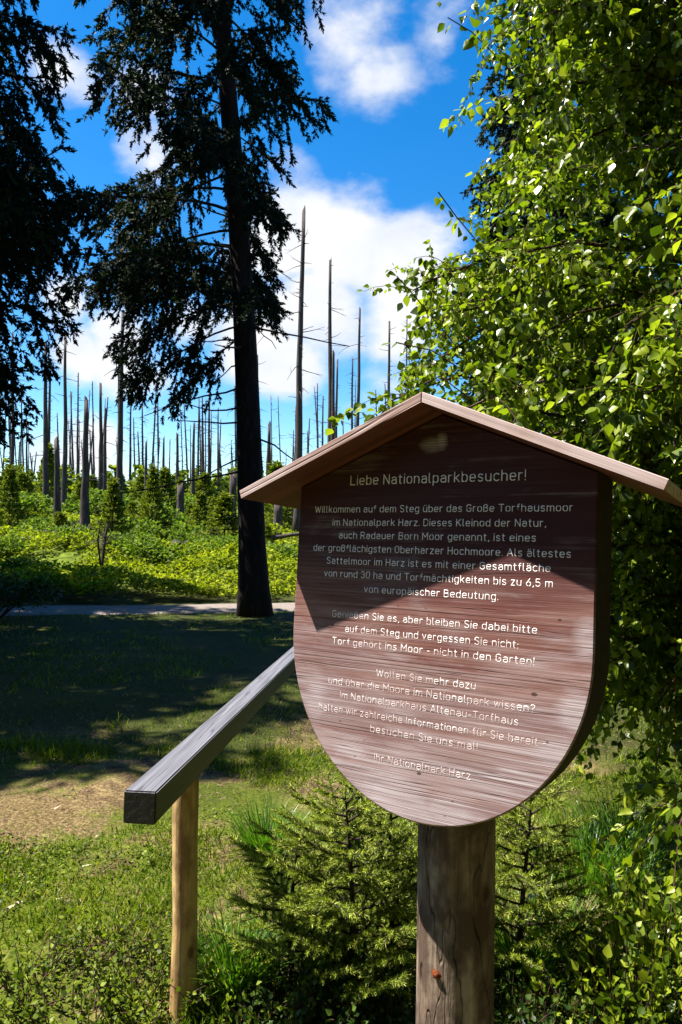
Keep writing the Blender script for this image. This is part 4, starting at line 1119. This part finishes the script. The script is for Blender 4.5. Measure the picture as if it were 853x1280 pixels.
# sedge tufts
def tuft(n, Hh, Rr, seed, wid=.0055, lean=.55):
    r = np.random.default_rng(seed); a = r.random(n) * 6.28; q = Rr * r.random(n) ** .5
    x, y = q * np.cos(a), q * np.sin(a); P = np.c_[x, y, np.zeros(n)]
    out = np.c_[np.cos(a), np.sin(a), np.zeros(n)]
    D = unit(out * (lean * (.2 + 1.0 * r.random(n)))[:, None] + r.normal(0, .15, (n, 3)) + [0, 0, 1])
    X = unit(np.cross(D, out + r.normal(0, .4, (n, 3)))); Z = np.cross(X, D); Z *= np.sign((Z * out).sum(1))[:, None] + 1e-6
    h = Hh * (.5 + .6 * r.random(n)); m = MB()
    m.inst(bl, bf, P, X, D, Z, np.stack([wid * (.7 + .6 * r.random(n)), h, h * 1.2], -1)); return m
tufts = [(292, 1235, 420, .28, .09, 'lush green grass tuft right of the handrail post'), (335, 1065, 500, .26, .12, 'grass tuft in half shade left of the sapling'), (735, 1115, 700, .36, .16, 'lush grass tuft right of the sign post under the birch'),
         (800, 1150, 600, .30, .17, 'bright grass tuft low at the right edge'), (690, 1180, 420, .22, .11, 'short grass tuft close right of the sign post'), (655, 1215, 380, .20, .10, 'dark grass tuft touching the sign post'), (780, 1080, 500, .38, .15, 'tall grass tuft under the hanging birch twigs')]
for i, (x, y, n, h, rr, lab) in enumerate(tufts):
    p = ground_at(x, y); o = tag(tuft(n, h, rr, 60 + i).build('grass_tuft', M_grass2), lab, 'grass tuft', 'lush grass tufts around the sign'); o.location = tuple(p)
p = ground_at(725, 1150); o = tag(tuft(400, .16, .12, 99, .004, 1.3).build('dry_grass_tuft', M_dry), 'straw-coloured dead grass tuft right of the sign post', 'grass tuft'); o.location = tuple(p)

M_bush_shade = leaf_mat('shaded bilberry leaves', (.015, .04, .006), (.035, .075, .010), (.07, .12, .015), .3, .5, .25)  # leaf colour darkened to paint in the deep shade around the saplings
# little leafy plants
def leafy(seed, n_st, Hh, Rr, leaf, per=34):
    r = np.random.default_rng(seed); st = MB(); L_ = []
    for k in range(n_st):
        a = r.random() * 6.28; q = Rr * r.random() ** .6; b_ = np.array([q * math.cos(a) * .7, q * math.sin(a) * .7, 0])
        tip = b_ + np.array([math.cos(a) * q * .5, math.sin(a) * q * .5, 0]) + r.normal(0, .04, 3) * [1, 1, 0] + [0, 0, Hh * (.5 + .5 * r.random())]
        s = np.linspace(0, 1, 5); pts = b_[None] * (1 - s)[:, None] + tip[None] * s[:, None]; pts += np.cumsum(r.normal(0, .008, (5, 3)), 0)
        st.tube(pts, .0025 * (1 - .5 * s), 4, False); L_.append(leaves_on(None, pts, per, leaf, r, -.1))
    P, X, D, Z, sc = [np.vstack(q) for q in zip(*L_)]; c = MB(); c.inst(lv, lf, P, X, D, Z, sc)
    return st, c
plants = [(185, 1262, 70, .20, .22, .020, 60, M_lowleaf, 'low_shrub', 'bilberry shrub with tiny leaves at the foot of the handrail post', 'shrub'),
          (95, 1290, 60, .14, .26, .020, 60, M_lowleaf, 'low_shrub', 'low yellow-green bilberry shrub in the lower left corner', 'shrub'),
          (140, 1190, 46, .10, .20, .018, 60, M_lowleaf, 'low_shrub', 'sparse low bilberry shrub in the grass left of the handrail post', 'shrub'),
          (800, 1265, 70, .36, .28, .040, 36, M_birch, 'birch_seedling', 'leafy birch seedling in the lower right corner', 'seedling'),
          (30, 1235, 60, .13, .24, .021, 60, M_lowleaf, 'low_shrub', 'low bilberry shrub at the left edge below the wood chips', 'shrub'),
          (225, 1200, 50, .12, .16, .019, 60, M_lowleaf, 'low_shrub', 'little bilberry shrub close left of the handrail post, above the larger one', 'shrub'),
          (300, 1278, 60, .16, .18, .022, 60, M_lowleaf, 'low_shrub', 'bilberry shrub right of the handrail post foot at the bottom edge', 'shrub'),
          (370, 1290, 70, .20, .20, .022, 60, M_bush_shade, 'low_shrub', 'bilberry shrub with shade-darkened leaves under the spruce saplings at the bottom edge', 'shrub'),
          (480, 1290, 70, .22, .2, .022, 60, M_bush_shade, 'low_shrub', 'bilberry shrub with shade-darkened leaves touching the left side of the sign post', 'shrub'),
          (660, 1290, 50, .18, .18, .022, 60, M_bush_shade, 'low_shrub', 'bilberry shrub with shade-darkened leaves touching the right side of the sign post', 'shrub'),
          (735, 1290, 40, .22, .16, .036, 36, M_birch, 'birch_seedling', 'small birch seedling nearest the sign post at the bottom edge', 'seedling'),
          (845, 1200, 50, .34, .2, .040, 36, M_birch, 'birch_seedling', 'birch seedling at the right edge above the corner one', 'seedling')]
for i, (x, y, n, h, rr, lf_, per, mt, nm, lab, cat) in enumerate(plants):
    p = ground_at(x, min(y, 1278)) if y <= 1278 else ground_at(x, 1278) - np.array([0, .06, 0])
    t = empty(nm, p, lab, cat, cat + 's in the near vegetation'); st, c = leafy(40 + i, n, h, rr, lf_, per)
    st.build('stems', M_birchtwig, t); c.build('foliage', mt, t)

# spruce saplings beside the sign post
TN = shoot_template(40, .27, .030, 1.0)
def sapling(Hh, Rr, seed, nb):
    r = np.random.default_rng(seed); st = MB(); P = []; D = []; S = []
    z = np.linspace(-.03, Hh, 9); cx_, cy_ = .02 * np.sin(z * 5), .02 * np.cos(z * 4)
    st.tube(np.c_[cx_, cy_, z], .011 * (1 - np.clip(z, 0, Hh) / Hh) + .003, 7)
    for k in range(nb):
        l_ = .10 + .88 * (k + .5) / nb; a = k * 2.4 + r.normal(0, .3); L = Rr * (1 - l_) ** .5 * (.5 + .7 * r.random()) + .05
        s = np.linspace(0, 1, 6); dh = np.array([math.cos(a), math.sin(a), 0]); b_ = np.array([np.interp(Hh * l_, z, cx_), np.interp(Hh * l_, z, cy_), Hh * l_])
        pts = b_[None] + dh[None] * (L * s)[:, None]; pts[:, 2] += L * (.25 * s + .25 * s ** 2)
        st.tube(pts, .005 * (1 - .7 * s), 5, False)
        side = np.cross(dh, [0, 0, 1])
        ns = max(4, int(L / .020))
        for j in range(ns):
            q = .18 + .82 * (j + .5) / ns; base = np.array([np.interp(q, s, pts[:, c]) for c in range(3)])
            sg = 1 if j % 2 else -1
            tl = (.05 + .30 * L * (1 - q)) * (.8 + .4 * r.random()); dv = unit(dh * .8 + side * sg * .8 + np.array([0, 0, .28 + .2 * r.normal()]))
            st.tube(np.array([base, base + dv * tl]), [.003, .0015], 3, False)
            m = max(1, int(round(tl / .045)))
            for u in range(m): P.append(base + dv * tl * u / m); D.append(unit(dv + r.normal(0, .12, 3))); S.append(.066 * (.85 + .35 * r.random()))
            P.append(base); D.append(dh + [0, 0, .4]); S.append(.05)
        P.append(pts[-1]); D.append(dh + [0, 0, .5]); S.append(.07)
    P.append([cx_[-1], cy_[-1], Hh - .04]); D.append([0, 0, 1.]); S.append(.09)
    X, Y, Z = basis(np.array(D)); c = MB(); c.inst(TN[0], TN[1], np.array(P), X, Y, Z, np.array(S))
    return st, c
saps = [(432, 1268, .78, .32, 34, 'yellow-green spruce sapling left of the sign post'), (655, 1225, .70, .28, 36, 'smaller spruce sapling just right of the sign post'), (370, 1240, .56, .26, 24, 'bushy low spruce sapling between handrail post and taller sapling'),
        (490, 1225, .74, .27, 28, 'spruce sapling partly behind the sign post')]
for i, (x, y, h, rr, nb, lab) in enumerate(saps):
    p = ground_at(x, min(y, 1278)); p[2] -= .01
    t = empty('spruce_sapling', p, lab, 'spruce sapling', 'spruce saplings around the sign post', i * 1.3); st, c = sapling(h, rr, 70 + i, nb)
    st.build('stem', M_twig, t); c.build('needles', M_sap, t)

# ------------------------------------------------------------------ light and sky
sun_dir = unit(np.array([-.512, .066, .856]))
el = math.asin(sun_dir[2]); az = math.atan2(sun_dir[0], sun_dir[1])      # clockwise from +Y
sd = bpy.data.lights.new('sun', 'SUN'); sd.energy = 5.0; sd.angle = R(.53); sd.color = (1.0, .93, .82)
so = bpy.data.objects.new('sun', sd); col.objects.link(so)
so.rotation_euler = Vector(sun_dir).to_track_quat('Z', 'Y').to_euler()
w = bpy.data.worlds.new('World'); scene.world = w; w.use_nodes = True
nt = w.node_tree; nt.nodes.clear()
out = nt.nodes.new('ShaderNodeOutputWorld'); bg = nt.nodes.new('ShaderNodeBackground'); bg.inputs[1].default_value = .05
sky = nt.nodes.new('ShaderNodeTexSky'); sky.sky_type = 'NISHITA'; sky.sun_disc = False
sky.sun_elevation = el; sky.sun_rotation = az; sky.altitude = 800; sky.air_density = 1.0; sky.dust_density = .3; sky.ozone_density = 2.5
hs = nt.nodes.new('ShaderNodeHueSaturation'); hs.inputs['Saturation'].default_value = 1.42; hs.inputs['Value'].default_value = 1.4
nt.links.new(sky.outputs[0], hs.inputs['Color'])
tc = nt.nodes.new('ShaderNodeTexCoord')
def wm(op, a, b=0.0, clamp=False):
    nd = nt.nodes.new('ShaderNodeMath'); nd.operation = op; nd.use_clamp = clamp
    for s_k, v_ in zip(nd.inputs, (a, b)):
        if isinstance(v_, (int, float)): s_k.default_value = v_
        else: nt.links.new(v_, s_k)
    return nd.outputs[0]
def wnoise(scale, detail, sc=(1, 1, 1), loc=(0, 0, 0)):
    mp = nt.nodes.new('ShaderNodeMapping'); mp.inputs['Scale'].default_value = sc; mp.inputs['Location'].default_value = loc; nt.links.new(tc.outputs['Generated'], mp.inputs[0])
    nd = nt.nodes.new('ShaderNodeTexNoise'); nd.inputs['Scale'].default_value = scale; nd.inputs['Detail'].default_value = detail; nd.inputs['Roughness'].default_value = .55
    nt.links.new(mp.outputs[0], nd.inputs['Vector']); return nd.outputs['Fac']
n1 = wnoise(5.5, 7, (1, 1, 1.7)); 
clouds = [(445, 320, .10, .95), (365, 300, .09, 1.0), (480, 330, .09, .95), (505, 380, .09, 1.0), (400, 380, .10, 1.0), (365, 455, .075, .95), (330, 440, .07, .9), (480, 500, .065, .75), (440, 520, .045, .65),
          (150, 435, .065, .85), (100, 440, .05, .8), (230, 400, .05, .7), (190, 460, .05, .65), (75, 385, .045, .8), (90, 105, .05, .65), (170, 190, .06, .65), (175, 110, .05, .65), (450, 30, .08, .5), (475, 85, .06, .5), (60, 570, .05, .65),
          (110, 560, .06, .75), (270, 560, .05, .65), (560, 20, .06, .5)]
mask = None
for (x, y, rd_, st) in clouds:
    v = unit(ray(x, y)); sb = nt.nodes.new('ShaderNodeVectorMath'); sb.operation = 'DISTANCE'; sb.inputs[1].default_value = tuple(v); nt.links.new(tc.outputs['Generated'], sb.inputs[0])
    f = wm('MULTIPLY', wm('SUBTRACT', 1.35, wm('DIVIDE', sb.outputs['Value'], rd_), True), st)
    mask = f if mask is None else wm('MAXIMUM', mask, f)
# other clouds elsewhere in the sky, so that the sky goes on outside the picture
vx = nt.nodes.new('ShaderNodeSeparateXYZ'); nt.links.new(tc.outputs['Generated'], vx.inputs[0])
back = wm('MULTIPLY', wm('LESS_THAN', vx.outputs[1], .3), wm('MULTIPLY', wm('SUBTRACT', wnoise(2.2, 3), .52, True), 6.0, True))
mask = wm('MAXIMUM', mask, back)
m = wm('ADD', mask, wm('MULTIPLY', wm('SUBTRACT', n1, .5), 2.1))
cr = nt.nodes.new('ShaderNodeValToRGB'); nt.links.new(m, cr.inputs[0]); cr.color_ramp.elements[0].position = .36; cr.color_ramp.elements[1].position = .92
cr.color_ramp.interpolation = 'EASE'
shd = nt.nodes.new('ShaderNodeValToRGB'); nt.links.new(wnoise(9, 4, loc=(.1, .2, .05)), shd.inputs[0])
CW = 6.5
shd.color_ramp.elements[0].position = .3; shd.color_ramp.elements[0].color = (CW * .78, CW * .84, CW * .95, 1); shd.color_ramp.elements[1].position = .6; shd.color_ramp.elements[1].color = (CW, CW, CW * 1.02, 1)
mx = nt.nodes.new('ShaderNodeMix'); mx.data_type = 'RGBA'; nt.links.new(cr.outputs[0], mx.inputs[0]); nt.links.new(hs.outputs[0], mx.inputs[6]); nt.links.new(shd.outputs[0], mx.inputs[7])
nt.links.new(mx.outputs[2], bg.inputs[0]); nt.links.new(bg.outputs[0], out.inputs[0])

scene.view_settings.view_transform = 'Standard'; scene.view_settings.look = 'None'; scene.view_settings.gamma = 1; scene.view_settings.use_curve_mapping = False
scene.view_settings.exposure = 1.72
cy = scene.cycles
cy.use_denoising = True; cy.denoiser = 'OPENIMAGEDENOISE'; cy.denoising_input_passes = 'RGB_ALBEDO_NORMAL'
cy.max_bounces = 6; cy.diffuse_bounces = 3; cy.glossy_bounces = 2; cy.transmission_bounces = 4; cy.transparent_max_bounces = 4
cy.sample_clamp_indirect = 4
